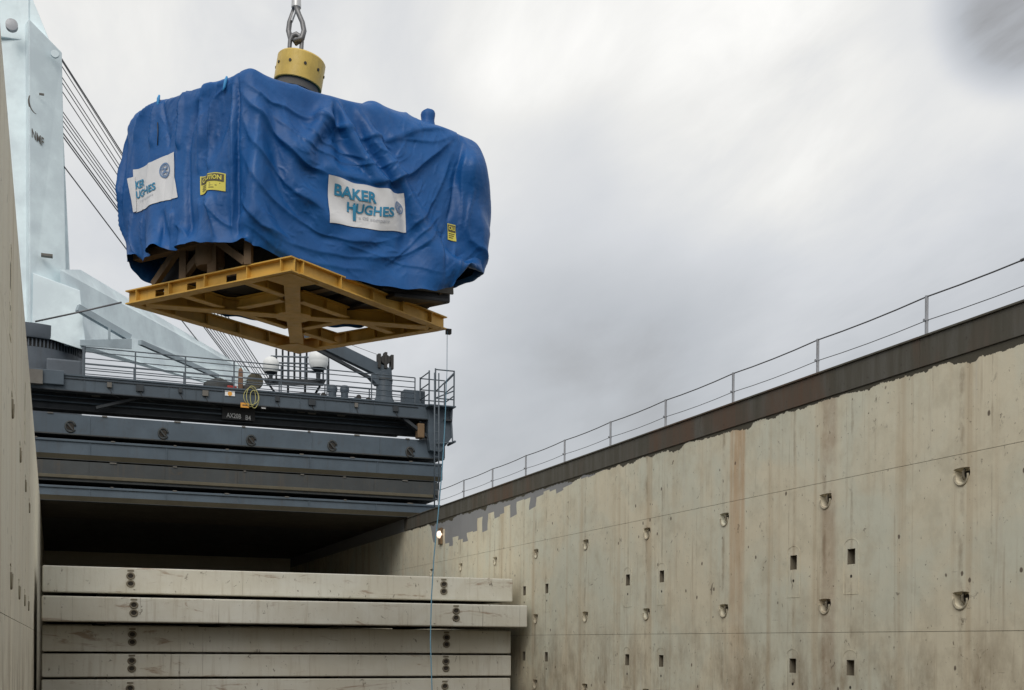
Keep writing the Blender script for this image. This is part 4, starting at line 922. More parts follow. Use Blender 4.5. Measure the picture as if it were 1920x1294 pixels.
for (a, b) in (((505, 722), (540, 770)), ((600, 724), (572, 770)), ((540, 722), (540, 790)), ((572, 722), (572, 790)), ((540, 740), (572, 765)), ((572, 740), (540, 765))): fr(mp(*a), mp(*b)).build('mast_leg', M_GANTD, mast)
MB().tube([mp(615, 735), mp(615, 655)], 0.12, 6).build('whip_pole', M_GANTD, mast)
hexa([mp(520, 790, -3), mp(600, 790, -3), mp(600, 790, 3), mp(520, 790, 3), mp(520, 736, -3), mp(600, 737, -3), mp(600, 737, 3), mp(520, 736, 3)], 'mast_house', M_GANTD, mast)
for (u, v, r, lab) in ((508, 684, 15, 'white radome dome left of the aerial mast'), (597, 674, 18, 'larger white radome dome right of the aerial mast')):
    R_ = r/FPX*DM; c = mp(u, v, -2.6)
    rd = empty('radome', c - Vector((0, 0, R_*2)), lab, 'radome')
    MB().lathe([(R_*0.75, -R_*0.9), (R_*0.98, -R_*0.45)] + [(max(R_*math.cos(a), 0.01), R_*math.sin(a)) for a in np.linspace(-0.3, math.pi/2, 12)], c, 28).build('dome', M_RADOME, rd, smooth=True, autos=50)
    MB().lathe([(R_*0.2, -R_*2.2), (R_*0.25, -R_*1.3), (R_*0.8, -R_*0.92)], c, 16).build('pedestal', M_GANTD, rd, smooth=True, autos=40)
# ------------------------------------------------------------------ the lift: yellow platform
PN, PL_, PR, PF = (atD(546, 507, 23.84), atD(235, 571, 26.34), atD(838, 619, 28.27), atD(559, 664, 30.76))
HB, FW, TF, TWB = 0.31, 0.24, 0.028, 0.02
ZP = 7.6
for p in (PN, PL_, PR, PF): p.z = ZP
pf = empty('lifting_platform', (PN+PF)/2, 'yellow steel beam platform hanging under the tarpaulined cargo', 'platform')
def ibeam(name, a, b, parent, inset=0.0, dz=0.0, h=HB, fw=FW, holes=(), stiff=(), ext=0.0, sides=(1, -1)):
    a = Vector(a); b = Vector(b); d = (b-a).normalized(); a = a - d*ext; b = b + d*ext; n = Vector((d.y, -d.x, 0)); z0 = ZP+dz
    L_ = (b-a).length; mb = MB()
    up = Vector((0,0,1))
    mb.bar(a+up*(dz+TF/2), b+up*(dz+TF/2), fw, TF); mb.bar(a+up*(dz+h-TF/2), b+up*(dz+h-TF/2), fw, TF)
    cuts = [0.0]
    for hc, hw in holes: cuts += [hc-hw/L_/2, hc+hw/L_/2]
    cuts.append(1.0)
    for i in range(0, len(cuts), 2):
        p, q = a.lerp(b, cuts[i]), a.lerp(b, cuts[i+1]); mb.bar(p+up*(dz+h/2), q+up*(dz+h/2), TWB, h-2*TF-0.001)
    for hc, hw in holes:                                   # short web above and below each opening
        p, q = a.lerp(b, hc-hw/L_/2), a.lerp(b, hc+hw/L_/2)
        mb.bar(p+up*(dz+TF+0.02), q+up*(dz+TF+0.02), TWB, 0.04); mb.bar(p+up*(dz+h-TF-0.03), q+up*(dz+h-TF-0.03), TWB, 0.06)
    o = mb.build(name, M_YEL, parent)
    for f_ in stiff:
        for sg in sides:
            p = a.lerp(b, f_) + n*sg*(fw*0.25+TWB*0.25)
            MB().bar(p+up*(dz+TF), p+up*(dz+h-TF), fw/2-0.012, 0.018, up=d).build('stiffener', M_YEL, o)
    return o
cen = (PN+PL_+PR+PF)/4
def ins(p, k=0.11): return p + (cen-p).normalized()*k*1.4
n_, l_, r_, f_ = ins(PN), ins(PL_), ins(PR), ins(PF)
ibeam('edge_beam', n_, l_, pf, holes=((.36, .30), (.60, .28), (.80, .28)), stiff=(.06, .25, .50, .72, .93), ext=0.10)
ibeam('edge_beam', n_+(r_-n_).normalized()*0.24, r_, pf, stiff=(.02, .25, .46, .67, .88), ext=0.10)
ibeam('edge_beam', l_+(f_-l_).normalized()*0.24, f_-(f_-l_).normalized()*0.24, pf, stiff=(.2, .4, .6, .8), ext=0.10)
ibeam('edge_beam', f_, r_-(r_-f_).normalized()*0.24, pf, stiff=(.2, .4, .6, .8), ext=0.10)
cc = (n_+f_+l_+r_)/4
nd = 0.34
for a in (n_, f_, l_, r_):
    d = (cc-a).normalized()
    ibeam('diagonal_beam', a+d*0.30, cc-d*nd, pf, dz=0.002, fw=0.34, stiff=(.3, .7))
ring = [cc + (Vector((math.cos(a), math.sin(a), 0)))*0.46 for a in np.linspace(0, 2*math.pi, 8, endpoint=False)]
MB().prism([Vector((p.x, p.y, ZP+0.004)) for p in ring], (0,0,0), (0,0,HB-0.008)).build('centre_node', M_YEL, pf, bevel=0.01)
for f0 in (0.30, 0.70):     # joists between the edge beams, split at the diagonals
    a, b = n_.lerp(l_, f0), r_.lerp(f_, f0); d = (b-a).normalized()
    for (t0, t1) in ((0.03, f0-0.05 if f0 < .5 else 1-f0-0.05), (f0+0.05 if f0 < .5 else 1-f0+0.05, 1-f0-0.05 if f0 < .5 else f0-0.05), (1-f0+0.05 if f0 < .5 else f0+0.05, 0.97)):
        ibeam('joist', a.lerp(b, t0), a.lerp(b, t1), pf, dz=0.04, h=0.26, fw=0.2, stiff=(.5,))
    a, b = n_.lerp(r_, f0), l_.lerp(f_, f0)
    ibeam('joist', a.lerp(b, 0.36), a.lerp(b, 0.64), pf, dz=0.045, h=0.25, fw=0.2)
for p, q in ((n_, l_), (n_, r_), (f_, l_), (f_, r_)):     # corner gussets
    c = p.lerp(q, 0.16); e = p.lerp(cc, 0.30)
    MB().prism([p + Vector((0,0,-0.012)), c + Vector((0,0,-0.012)), e + Vector((0,0,-0.012))], (0,0,0), (0,0,0.010)).build('gusset', M_YEL, pf)
MB().box(PR.x-0.02, PR.x+0.10, PR.y-0.06, PR.y+0.06, ZP-0.10, ZP+0.02).build('tag_line_shackle', M_MACH, pf)

# ------------------------------------------------------------------ the machine under the cover
mc = empty('machine_skid', VW(-4.8, 26.9, ZP+HB), 'dark brown machine base visible under the hem of the blue tarpaulin', 'machine')
def qp(f, g, z):
    "point inside the machine plan: f along C-R, g along C-L"
    C_, R_, B_, L_ = QW; p = (C_*(1-f) + R_*f)*(1-g) + (L_*(1-f) + B_*f)*g; return Vector((p.x, p.y, z))
def slab(poly, z0, z1): return MB().prism([qp(f, g, z0) for f, g in poly], (0,0,0), (0,0,z1-z0))
zt = ZP+HB
slab([(.06,.06),(.94,.06),(.94,.94),(.06,.94)], 8.72, 11.6).build('machine_body', M_MACH, mc)
slab([(.58,.08),(.89,.08),(.89,.93),(.58,.93)], zt+0.02, 8.50).build('skid_block', M_BLACKBAG, mc, bevel=0.05)
slab([(.10,.72),(.55,.72),(.55,.93),(.10,.93)], zt+0.02, 8.52).build('skid_block', M_BLACKBAG, mc, bevel=0.05)
slab([(.22,.22),(.54,.22),(.54,.72),(.22,.72)], zt+0.03, 8.70).build('gear_casing', M_MACH, mc, bevel=0.08)
for (f, g, w) in ((.05, .08, .16), (.06, .38, .2), (.05, .60, .16), (.30, .05, .14), (.47, .05, .12)):
    a = qp(f, g, zt); MB().bar(a, a + Vector((0,0,8.72-zt)), w, w*0.8, up=(0.5,0.8,0)).build('support_post', M_BROWN, mc)
for (a, b) in (((.05,.10),(.05,.36)), ((.06,.62),(.06,.40)), ((.07,.9),(.05,.63))):
    MB().bar(qp(*a, zt+0.08), qp(*b, 8.66), 0.12, 0.16).build('brace', M_BROWN, mc)
MB().bar(qp(.04, .02, 8.62), qp(.04, .98, 8.62), 0.22, 0.18).build('sill_beam', M_BROWN, mc)
MB().bar(qp(.02, .04, 8.60), qp(.88, .05, 8.60), 0.22, 0.20).build('sill_beam', M_MGREY, mc)
MB().lathe([(.28, 0), (.32, .1), (.30, .55)], qp(.08, .45, 8.1), 16).build('bearing_housing', M_BROWN, mc, smooth=True, autos=40)
a = qp(.60, .05, 8.14); b = qp(.88, .05, 8.24); MB().bar(a, b, 0.06, 0.24).build('side_plate', M_MGREY, mc)
a = qp(.82, .06, 8.16); b = qp(.90, .10, 8.34); MB().bar(a, b, 0.05, 0.2).build('side_plate', M_BROWN, mc)
MB().prism([qp(.62, .05, zt-0.10), qp(.88, .07, zt+0.04), qp(.88, .9, zt+0.04), qp(.72, .9, zt+0.0)], (0,0,0), (0,0,0.10)).build('wrapping', M_BLACKBAG, mc, bevel=0.02)
for f in (.1, .45, .8):
    MB().bar(qp(f, .1, zt+0.008), qp(f, .96, zt+0.008), 0.2, 0.014).build('packing', M_BROWN, mc)

# ------------------------------------------------------------------ tarpaulin object, prints and ties
G, NR = make_tarp_grid()
def grid_normals(G):
    du = np.roll(G, -1, 1) - np.roll(G, 1, 1); dvv = np.empty_like(G); dvv[1:-1] = G[2:] - G[:-2]; dvv[0] = G[1]-G[0]; dvv[-1] = G[-1]-G[-2]
    n = np.cross(du, dvv); n /= np.linalg.norm(n, axis=-1, keepdims=True) + 1e-9
    c = G.reshape(-1, 3).mean(0)
    if ((G[:NR]-c)*n[:NR]).sum() < 0: n = -n
    return n
def vnoise(x, y, seed):
    "smooth 2-D value noise"
    xi, yi = np.floor(x).astype(int), np.floor(y).astype(int); fx, fy = x-xi, y-yi; fx = fx*fx*(3-2*fx); fy = fy*fy*(3-2*fy)
    def h(a, b):
        k = (a*374761393 + b*668265263 + seed*1442695041) & 0xffffffff; k = ((k ^ (k >> 13))*1274126177) & 0xffffffff; return ((k ^ (k >> 16)) & 0xffff)/65535.0
    return (h(xi,yi)*(1-fx) + h(xi+1,yi)*fx)*(1-fy) + (h(xi,yi+1)*(1-fx) + h(xi+1,yi+1)*fx)*fy
def refine(A):
    B = np.empty((A.shape[0], A.shape[1]*2, 3)); B[:, 0::2] = A; B[:, 1::2] = (9*(A + np.roll(A, -1, 1)) - np.roll(A, 1, 1) - np.roll(A, -2, 1))/16
    C = np.empty((B.shape[0]*2-1, B.shape[1], 3)); C[0::2] = B; C[1::2] = (B[1:]+B[:-1])/2; C[3:-3:2] = (9*(B[1:-2]+B[2:-1]) - B[:-3] - B[3:])/16
    return C
G = refine(G); NR = NR*2
nr_, nc_ = G.shape[:2]
def update():
    global GN, _d, GU, GV, _front
    GN = grid_normals(G); _d = G @ np.array(_F); GU = PX + (G @ np.array(_cx))/_d*FPX; GV = PY - (G @ np.array(_cy))/_d*FPX; _front = (GN @ np.array(_F)) < -0.02
def cell(u, v):
    "cloth cell (row, column) that shows at a given place of the picture; finds where folds and prints sit on the cloth"
    e = (GU-u)**2 + (GV-v)**2 + np.where(_front, 0, 400.0) + _d*0.5; e[NR:] += 1e6; e[:, int(nc_*0.34):int(nc_*0.79)] += 1e6
    r, c = np.unravel_index(np.argmin(e), e.shape); return float(r), float(c if c < nc_*0.6 else c-nc_)
update()
# folds: each a line on the cloth (traced from the photograph), height, width of the soft side, width of the steep side
_P2 = np.array([[p.x, p.y] for p in QW]); PERIM = np.linalg.norm(np.roll(_P2, -1, 0)-_P2, axis=1).sum()
CS = PERIM/nc_; RS_ = 3.35/NR
FOLDS = [
 ([(450,168),(470,196),(494,224),(540,274),(571,305),(617,326),(660,336),(700,346),(749,335),(792,308),(821,286),(856,254)], .17, .30, .055),
 ([(462,158),(500,190),(545,211),(590,219),(641,214),(672,198)], .11, .16, .045),
 ([(686,196),(660,212),(630,240),(615,275)], .04, .12, .05),
 ([(690,196),(708,228),(716,255),(728,278),(737,292)], .055, .10, .035),
 ([(700,262),(722,284),(745,296),(757,285)], .035, .06, .03),
 ([(712,216),(760,238),(800,244),(845,248)], .08, .12, .035),
 ([(735,232),(770,262),(812,268),(850,256)], .045, .10, .03),
 ([(452,215),(478,268),(515,320),(560,362),(606,392)], .08, .20, .05),
 ([(450,285),(485,345),(530,392),(585,430),(650,452),(720,452),(775,425),(815,370),(838,310),(858,262)], .085, .22, .05),
 ([(452,375),(495,425),(560,462),(640,480),(720,484),(790,462),(828,410)], .06, .16, .04),
 ([(458,420),(520,468),(600,497),(690,508)], .045, .10, .03),
 ([(862,262),(852,330),(842,400),(838,470),(836,522)], -.12, .07, .04),
 ([(868,262),(866,340),(860,430),(856,520)], .11, .09, .04),
 ([(884,280),(886,360),(880,450),(872,535)], .10, .06, .05),
 ([(720,500),(760,470),(800,432),(826,404)], .05, .08, .03),
 ([(640,455),(700,478),(770,500),(830,512)], .035, .07, .025),
 ([(700,250),(690,290),(680,330)], .03, .05, .02),
 ([(760,262),(745,290),(735,325)], .03, .05, .02),
 ([(560,225),(600,262),(650,290),(690,300)], .05, .12, .03),
 ([(500,205),(545,246),(600,284),(660,310),(720,312),(770,290)], .04, .10, .025),
 ([(442,140),(446,220),(447,320),(447,440)], -.10, .05, .03),
 ([(434,140),(436,240),(434,340),(436,440)], .10, .10, .05),
 ([(426,140),(408,190),(396,250),(392,330),(402,440)], .12, .11, .05),
 ([(418,142),(380,170),(374,240),(372,320),(368,450)], .07, .10, .05),
 ([(372,150),(362,230),(352,320),(345,455)], -.11, .08, .06),
 ([(345,165),(338,240),(330,330),(322,460)], .12, .09, .05),
 ([(315,180),(316,260),(308,360),(300,470)], -.07, .08, .05),
 ([(299,186),(285,250),(278,340),(272,480)], .10, .10, .05),
 ([(296,190),(262,225),(248,300),(246,400),(252,480)], .08, .08, .04),
 ([(262,190),(240,240),(232,330),(234,430)], -.08, .06, .05),
 ([(240,205),(226,270),(223,360),(230,450)], .09, .07, .05),
 ([(424,140),(412,165),(400,205),(392,222)], .05, .05, .025),
 ([(300,215),(312,240),(308,262)], .03, .04, .02),
 ([(390,380),(410,410),(440,430)], .04, .07, .03),
 ([(455,380),(490,420),(540,450)], .05, .08, .03),
 ([(330,420),(350,440),(352,460)], .04, .06, .03),
]
def fold_field(lines):
    D = np.zeros((nr_, nc_)); CX = np.arange(nc_)*CS; RY_ = np.minimum(np.arange(nr_), NR+6)*RS_
    for pts, amp, w1, w2 in lines:
        q = [(c*CS, r*RS_) for r, c in pts]
        # arc-length smooth polyline
        xs, ys = np.array([a for a, b in q]), np.array([b for a, b in q])
        if len(q) > 2:
            k = np.linspace(0, len(q)-1, len(q)*4-3); i = np.clip(k.astype(int), 0, len(q)-2); f = k-i
            xe = np.concatenate([[2*xs[0]-xs[1]], xs, [2*xs[-1]-xs[-2]]]); ye = np.concatenate([[2*ys[0]-ys[1]], ys, [2*ys[-1]-ys[-2]]])
            def cr(a): return .5*(2*a[i+1] + (a[i+2]-a[i])*f + (2*a[i]-5*a[i+1]+4*a[i+2]-a[i+3])*f*f + (3*a[i+1]-a[i]-3*a[i+2]+a[i+3])*f**3)
            xs, ys = cr(xe), cr(ye)
        best = np.full((nr_, nc_), 1e9); side = np.zeros((nr_, nc_)); along = np.zeros((nr_, nc_)); seg = np.hypot(np.diff(xs), np.diff(ys)); tot = seg.sum()+1e-9; acc = 0
        m = (w1+w2)*2.2 + 0.02
        r0, r1 = max(int((ys.min()-m)/RS_), 0), min(int((ys.max()+m)/RS_)+1, nr_); cc_ = np.arange(int((xs.min()-m)/CS), int((xs.max()+m)/CS)+1)
        YY, XX = np.meshgrid(np.arange(r0, r1)*RS_, cc_*CS, indexing='ij'); B = np.full(YY.shape, 1e9); Sd = np.zeros(YY.shape); Al = np.zeros(YY.shape)
        for k in range(len(xs)-1):
            dx, dy = xs[k+1]-xs[k], ys[k+1]-ys[k]; l2 = dx*dx+dy*dy+1e-12
            t = np.clip(((XX-xs[k])*dx + (YY-ys[k])*dy)/l2, 0, 1); ex, ey = XX-xs[k]-t*dx, YY-ys[k]-t*dy; d = np.hypot(ex, ey)
            b = d < B; B = np.where(b, d, B); Sd = np.where(b, dx*ey-dy*ex, Sd); Al = np.where(b, (acc+t*seg[k])/tot, Al); acc += seg[k]
        w = np.where(Sd > 0, w1, w2)
        h = amp*np.exp(-(B/w)**1.15)*np.clip(np.minimum(Al, 1-Al)*7+0.25, 0, 1)
        D[np.ix_(np.arange(r0, r1), cc_ % nc_)] += h
    return D
lines = []
for px, amp, w1, w2 in FOLDS:
    k_ = 1.3 if px[0][0] < 448 else 0.78      # the short face is pleated, the long one tauter
    lines.append(([cell(*p) for p in px], amp*k_, w1*(0.85 if k_ > 1 else 1), w2))
rs_ = random.Random(12)
for k in range(900):            # small crinkles everywhere, loosely following the hang of the cloth
    c0_ = rs_.uniform(-0.2, 0.8)*nc_; r0_ = rs_.uniform(0.02, 1.0)*NR; f0 = (c0_*CS) / 5.6
    if 0 < f0 < 1: sl = (f0-0.5)*2.2 + rs_.gauss(0, .5); dx = rs_.uniform(.10, .38); dy = dx*sl
    else: dx = rs_.gauss(0, .07); dy = rs_.uniform(.12, .5)
    b = rs_.gauss(0, .05)
    lines.append(([(r0_, c0_), (r0_+(dy/2+b)/RS_, c0_+(dx/2+b)/CS), (r0_+dy/RS_, c0_+dx/CS)], rs_.choice((1, 1, -1))*rs_.uniform(.005, .019), rs_.uniform(.015, .05), rs_.uniform(.010, .022)))
FD = fold_field(lines)*0.82
fade = np.ones(nr_); fade[NR:] = np.clip(1-(np.arange(nr_-NR))/14.0, 0.25, 1)
# sewn-on banners and labels keep the cloth under them flatter
for qd in ([(617,418),(761,437),(757,362),(617,327)], [(256,400),(334,370),(327,285),(251,318)], [(377,366),(423,360),(424,327),(375,331)], [(839,449),(856,454),(854,422),(838,420)]):
    rc = [cell(*p) for p in qd]; ra, rb_ = min(r for r, c in rc)*RS_, max(r for r, c in rc)*RS_; ca, cb_ = min(c for r, c in rc)*CS, max(c for r, c in rc)*CS
    xx = (np.arange(nc_)*CS); xx = np.where(xx > PERIM*0.6, xx-PERIM, xx); ox = np.maximum(np.maximum(ca-xx, xx-cb_), 0); yy = np.arange(nr_)*RS_; oy = np.maximum(np.maximum(ra-yy, yy-rb_), 0)
    FD = FD*(1 - 0.72*np.exp(-(np.hypot(oy[:, None], ox[None, :])/0.12)**2))
G = G + GN*(FD*fade[:, None])[..., None]
# crumple on the top sheet
G[NR:, :, 2] += 0.05*(1-np.abs(2*vnoise(G[NR:, :, 0]*1.6, G[NR:, :, 1]*1.6, 4)-1))**2
update()
mb = MB(); mb.v = [tuple(p) for p in G.reshape(-1, 3)]
mb.f = [(r*nc_+c, r*nc_+(c+1) % nc_, (r+1)*nc_+(c+1) % nc_, (r+1)*nc_+c) for r in range(nr_-1) for c in range(nc_)]
tr = empty('tarpaulin', VW(-4.8, 26.9, 8.0), 'loose blue tarpaulin with white printed banners covering the hanging cargo', 'tarpaulin')
to = mb.build('cover_sheet', M_TARP, tr, smooth=True)

def on_cloth(r, c, off):
    r = min(max(r, 0), nr_-1.001); i = int(math.floor(r)); j = int(math.floor(c)); a, b = r-i, c-j; j0, j1 = j % nc_, (j+1) % nc_
    p = (G[i,j0]*(1-b)+G[i,j1]*b)*(1-a) + (G[i+1,j0]*(1-b)+G[i+1,j1]*b)*a
    n = (GN[i,j0]*(1-b)+GN[i,j1]*b)*(1-a) + (GN[i+1,j0]*(1-b)+GN[i+1,j1]*b)*a
    return Vector(p + n*off)
class Patch:
    def __init__(s, px):            # corners bottom-left, bottom-right, top-right, top-left
        s.c = [cell(*p) for p in px]
    def at(s, x, y, off):
        (a, b, c, d) = s.c; r = (a[0]*(1-x)+b[0]*x)*(1-y) + (d[0]*(1-x)+c[0]*x)*y; k = (a[1]*(1-x)+b[1]*x)*(1-y) + (d[1]*(1-x)+c[1]*x)*y
        return on_cloth(r, k, off)
    def sheet(s, name, mat, parent, x0=0, x1=1, y0=0, y1=1, off=0.016, n=100, m=64):
        mb = MB(); mb.v = [tuple(s.at(x0+(x1-x0)*i/n, y0+(y1-y0)*j/m, off)) for j in range(m+1) for i in range(n+1)]
        mb.f = [(j*(n+1)+i, j*(n+1)+i+1, (j+1)*(n+1)+i+1, (j+1)*(n+1)+i) for j in range(m) for i in range(n)]
        return mb.build(name, mat, parent, smooth=True)
    def text(s, txt, mat, parent, x0, x1, y0, y1, off=0.03, bold=0.0, name='lettering', slant=0.0):
        me = flat_text(txt, 1.0, None, None, None, None, None, bold=bold)
        bm = bmesh.new(); bm.from_mesh(me); bmesh.ops.triangulate(bm, faces=bm.faces)
        bmesh.ops.subdivide_edges(bm, edges=[e for e in bm.edges if e.calc_length() > 0.06], cuts=2, use_grid_fill=False); bmesh.ops.triangulate(bm, faces=bm.faces)
        xs = [v.co.x for v in bm.verts]; ys = [v.co.y for v in bm.verts]; ax, bx_, ay, by = min(xs), max(xs), min(ys), max(ys)
        mb = MB(); bm.verts.index_update()
        mb.v = [tuple(s.at(x0+(v.co.x-ax)/(bx_-ax)*(x1-x0), y0+(v.co.y-ay)/(by-ay)*(y1-y0) + slant*(v.co.x-ax), off)) for v in bm.verts]
        mb.f = [tuple(v.index for v in f.verts) for f in bm.faces]; bm.free(); bpy.data.meshes.remove(me)
        return mb.build(name, mat, parent)
    def stroke(s, pts, w, mat, parent, name, off=0.032, closed=False):
        mb = MB(); n = len(pts); L_ = []; asp = s.asp
        for i, (x, y) in enumerate(pts):
            a = pts[(i+1) % n] if closed or i < n-1 else pts[i]; b = pts[i-1] if closed or i else pts[i]
            dx, dy = (a[0]-b[0])*asp, a[1]-b[1]; l = math.hypot(dx, dy) or 1
            L_.append((s.at(x - dy/l*w/asp, y + dx/l*w, off), s.at(x + dy/l*w/asp, y - dx/l*w, off)))
        mb.v = [tuple(p) for q in L_ for p in q]; mb.f = [(2*i, 2*i+1, 2*((i+1) % n)+1, 2*((i+1) % n)) for i in range(n if closed else n-1)]
        return mb.build(name, mat, parent)
    asp = 1.7
def monogram(P_, parent, cx, cy, r):
    a = P_.asp
    P_.stroke([(cx+r/a*math.cos(t), cy+r*math.sin(t)) for t in np.linspace(0, 2*math.pi, 28, endpoint=False)], r*0.11, M_PBLUE, parent, 'logo_ring', closed=True)
    P_.stroke([(cx+r*0.72/a*math.cos(t), cy+r*0.72*math.sin(t)) for t in np.linspace(0.5, 2*math.pi-0.4, 22)], r*0.06, M_PBLUE, parent, 'logo_stroke')
    for sx in (-1, 1):      # two interlaced script loops
        P_.stroke([(cx+(sx*0.26+0.24*math.cos(t)*sx)*r/a, cy+(0.34*math.sin(t)*r)) for t in np.linspace(0.3, 2*math.pi-0.6, 18)], r*0.09, M_PBLUE, parent, 'logo_stroke')
    P_.stroke([(cx-0.5*r/a, cy-0.35*r), (cx-0.05*r/a, cy+0.05*r), (cx+0.5*r/a, cy+0.38*r)], r*0.08, M_PBLUE, parent, 'logo_stroke')
b1 = Patch([(617, 418), (761, 437), (757, 362), (617, 327)])
s1 = b1.sheet('banner', M_BANNER, tr); s1['label'] = 'white banner on the long face reading BAKER HUGHES'
b1.text('BAKER', M_TEAL, s1, .07, .56, .62, .86, bold=0.035)
b1.text('HUGHES', M_TEAL, s1, .22, .77, .33, .56, bold=0.03)
b1.stroke([(.30, .52), (.30, .14)], 0.032, M_TEAL, s1, 'lettering')
b1.text('a GE company', M_PGREY, s1, .36, .73, .17, .27)
monogram(b1, s1, .87, .60, .14)
b2 = Patch([(256, 400), (334, 370), (327, 285), (251, 318)]); b2.asp = 1.5
s2 = b2.sheet('banner', M_BANNER, tr); s2['label'] = 'white banner on the short face, its left end folded under'
b2.text('KER', M_TEAL, s2, .03, .30, .55, .73, bold=0.035)
b2.text('UGHES', M_TEAL, s2, .03, .58, .32, .50, bold=0.03)
b2.text('a GE company', M_PGREY, s2, .14, .52, .20, .26)
monogram(b2, s2, .78, .68, .15)
b3 = Patch([(252, 398), (258, 398), (254, 330), (241, 336)]); b3.sheet('banner_fold', M_BANNER, tr, off=0.03, n=10)
for P_, lab, wd in ((Patch([(377, 366), (423, 360), (424, 327), (375, 331)]), 'yellow caution label left of the near corner', 'CAUTION'), (Patch([(839, 449), (856, 454), (854, 422), (838, 420)]), 'yellow caution label at the right end of the long face', 'CAU')):
    sh = P_.sheet('caution_label', M_CAUT, tr, n=50, m=36, off=0.016); sh['label'] = lab
    P_.sheet('label_panel', M_CAUTD, sh, .04, .96, .52, .94, 0.024, 50, 18)
    P_.text(wd, M_CAUT, sh, .10, .90, .60, .86, 0.034, 0.03)
    for k, y in enumerate((.40, .28, .16)): P_.stroke([(.1, y), (.5, y), (.86-.1*k, y)], 0.02, M_OLIVE, sh, 'small_print', 0.022)
# blue ties at the top edge, rope end hanging
def tie(u, v, du, dv_, ln):
    r, c = cell(u, v); p = on_cloth(r, c, 0.03)
    m_ = MB().tube([p + Vector((0,0,0.10)), p + Vector((-0.02, 0, 0.02)), p + _R*du + Vector((0,0,-dv_)), p + _R*du*1.6 + Vector((0,0,-ln))], [0.02, 0.035, 0.03, 0.012], 6)
    m_.build('tie', M_TIE, tr, smooth=True)
tie(299, 190, -0.03, 0.10, 0.16); tie(424, 140, -0.05, 0.12, 0.2)
r, c = cell(296, 225); 
MB().tube([on_cloth(min(cell(296, v)[0], NR-2), cell(296, v)[1], 0.012) for v in (212, 230, 250, 272)], 0.012, 6).build('cord', M_BLACK, tr, smooth=True)
# wrapped lug standing out of the top
q = VW(-2.04, 26.95, 0)
kn = MB(); n = 12; zz0 = 11.75
prof = [(0.30, 0), (0.17, 0.22), (0.15, 0.34), (0.19, 0.46), (0.16, 0.56), (0.05, 0.60)]
rs = random.Random(4); vs = []; 
for (r0, h) in prof:
    for k in range(n):
        a = 2*math.pi*k/n; rr_ = r0*(1+0.16*rs.uniform(-1, 1)); vs.append((q.x+rr_*math.cos(a), q.y+rr_*math.sin(a), zz0+h+0.03*rs.uniform(-1, 1)))
kn.add(vs, [(i*n+k, i*n+(k+1) % n, (i+1)*n+(k+1) % n, (i+1)*n+k) for i in range(len(prof)-1) for k in range(n)] + [tuple(range((len(prof)-1)*n, len(prof)*n))])
ko = kn.build('gathered_knob', M_TARP, tr, smooth=True); ss = ko.modifiers.new('sub', 'SUBSURF'); ss.levels = 1; ss.render_levels = 1

# ------------------------------------------------------------------ hook swivel, link and hoist wire
HC = VW((553-960)/2180*27.3, 27.3, 0)
hk = empty('hook_swivel', (HC.x, HC.y, 12.0), 'yellow cylindrical load swivel above the blue cargo', 'swivel')
tilt = Matrix.Rotation(math.radians(9), 4, _F)       # hangs slightly out of plumb
def tl(mb, piv):
    mb.v = [tuple((tilt @ (Vector(p)-piv)) + piv) for p in mb.v]; return mb
pv = Vector((HC.x, HC.y, 13.3))
tl(MB().lathe([(0.40, 0.05), (0.545, 0.0), (0.56, 0.015), (0.56, 0.60), (0.53, 0.64), (0.2, 0.66)], (HC.x, HC.y, 13.02), 48), pv).build('casing', M_YELH, hk, smooth=True, autos=35)
tl(MB().lathe([(0.36, -0.22), (0.48, -0.16), (0.50, 0.0), (0.48, 0.03)], (HC.x, HC.y, 13.02), 40), pv).build('bearing_ring', M_MGREY, hk, smooth=True, autos=35)
tl(MB().lathe([(0.30, -1.2), (0.34, -0.1)], (HC.x, HC.y, 12.95), 32), pv).build('shank', M_STEEL, hk, smooth=True, autos=35)
for k in range(10):
    a = 2*math.pi*k/10 + 0.35; d = Vector((math.cos(a), math.sin(a), 0)); p = Vector((HC.x, HC.y, 13.36)) + d*0.555
    tl(MB().tube([p, p + d*0.022], 0.034, 10), pv).build('bolt', M_MACH, hk)
tl(MB().box(HC.x-0.22, HC.x+0.16, HC.y-0.12, HC.y+0.12, 13.66, 13.74), pv).build('shackle_plate', M_MGREY, hk)
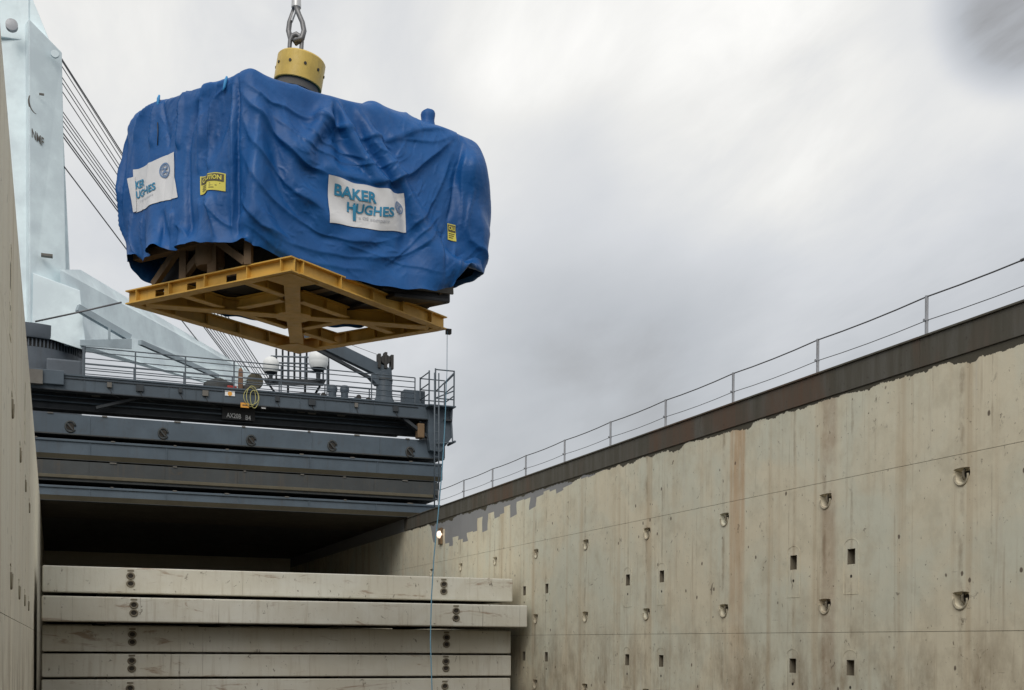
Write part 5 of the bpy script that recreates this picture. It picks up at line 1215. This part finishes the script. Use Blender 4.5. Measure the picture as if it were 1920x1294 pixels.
tl(MB().box(HC.x+0.0, HC.x+0.14, HC.y-0.16, HC.y-0.125, 13.66, 13.75), pv).build('red_tab', M_RED, hk)
lk = empty('lifting_link', (HC.x, HC.y, 13.7), 'grey forged shackle and wire loop above the yellow swivel', 'shackle')
def hp(u, v, d=0.0): return atD(u, v, 27.3+d)
MB().tube([hp(545, 102), hp(543, 88), hp(544, 76), hp(549, 67), hp(556, 64.5), hp(562, 68), hp(566, 78), hp(565, 92), hp(562, 104)], [.05, .05, .052, .06, .065, .06, .05, .05, .05], 10).build('shackle_bow', M_STEEL, lk, smooth=True)
lp_ = [(555, 79), (566, 72), (570, 58), (567, 42), (560, 26), (556, 14), (553, 14), (549, 26), (543, 42), (541, 58), (545, 72)]
MB().tube([hp(u, v, (-.06 if i < 6 else .06)) for i, (u, v) in enumerate(lp_)], [.085, .07, .062, .06, .06, .06, .06, .06, .06, .062, .07], 10, closed=True).build('wire_loop', M_STEEL, lk, smooth=True)
MB().bar(hp(547, 40, -.01), hp(555, 18, -.01), 0.10, 0.03).build('thimble', M_GALV, lk)
hw = empty('hoist_wire', hp(555, 12), 'pale steel socket and hoist wire at the top edge of the picture', 'wire')
MB().lathe([(0.10, 0), (0.115, 0.02), (0.105, 0.45), (0.07, 0.5)], hp(555.5, 16), 16).build('wire_socket', M_LSTEEL, hw, smooth=True, autos=35)
pt = hp(555.5, 0); MB().tube([pt + Vector((0,0,0.1)), pt + Vector((0.4,1.0,28))], 0.045, 8).build('wire', M_WIRE, hw, smooth=True)
# tag line from the platform corner
tp = [atD(838.5, 621, 28.2), atD(838, 700, 28.2), atD(834, 800, 28.1), atD(829, 880, 28.05), atD(822, 960, 28), atD(814, 1040, 27.95), atD(809, 1120, 27.9), atD(807, 1200, 27.9), atD(810, 1294, 27.85), atD(812, 1420, 27.9)]
tp.append(Vector((tp[-1].x, tp[-1].y, ZF+0.02)))
o = MB().tube(tp, [0.007, 0.007] + [0.014]*9, 6).build('tag_line', M_ROPE, None, smooth=True); tag(o, 'thin blue tag line hanging from the platform corner into the hold', 'rope')
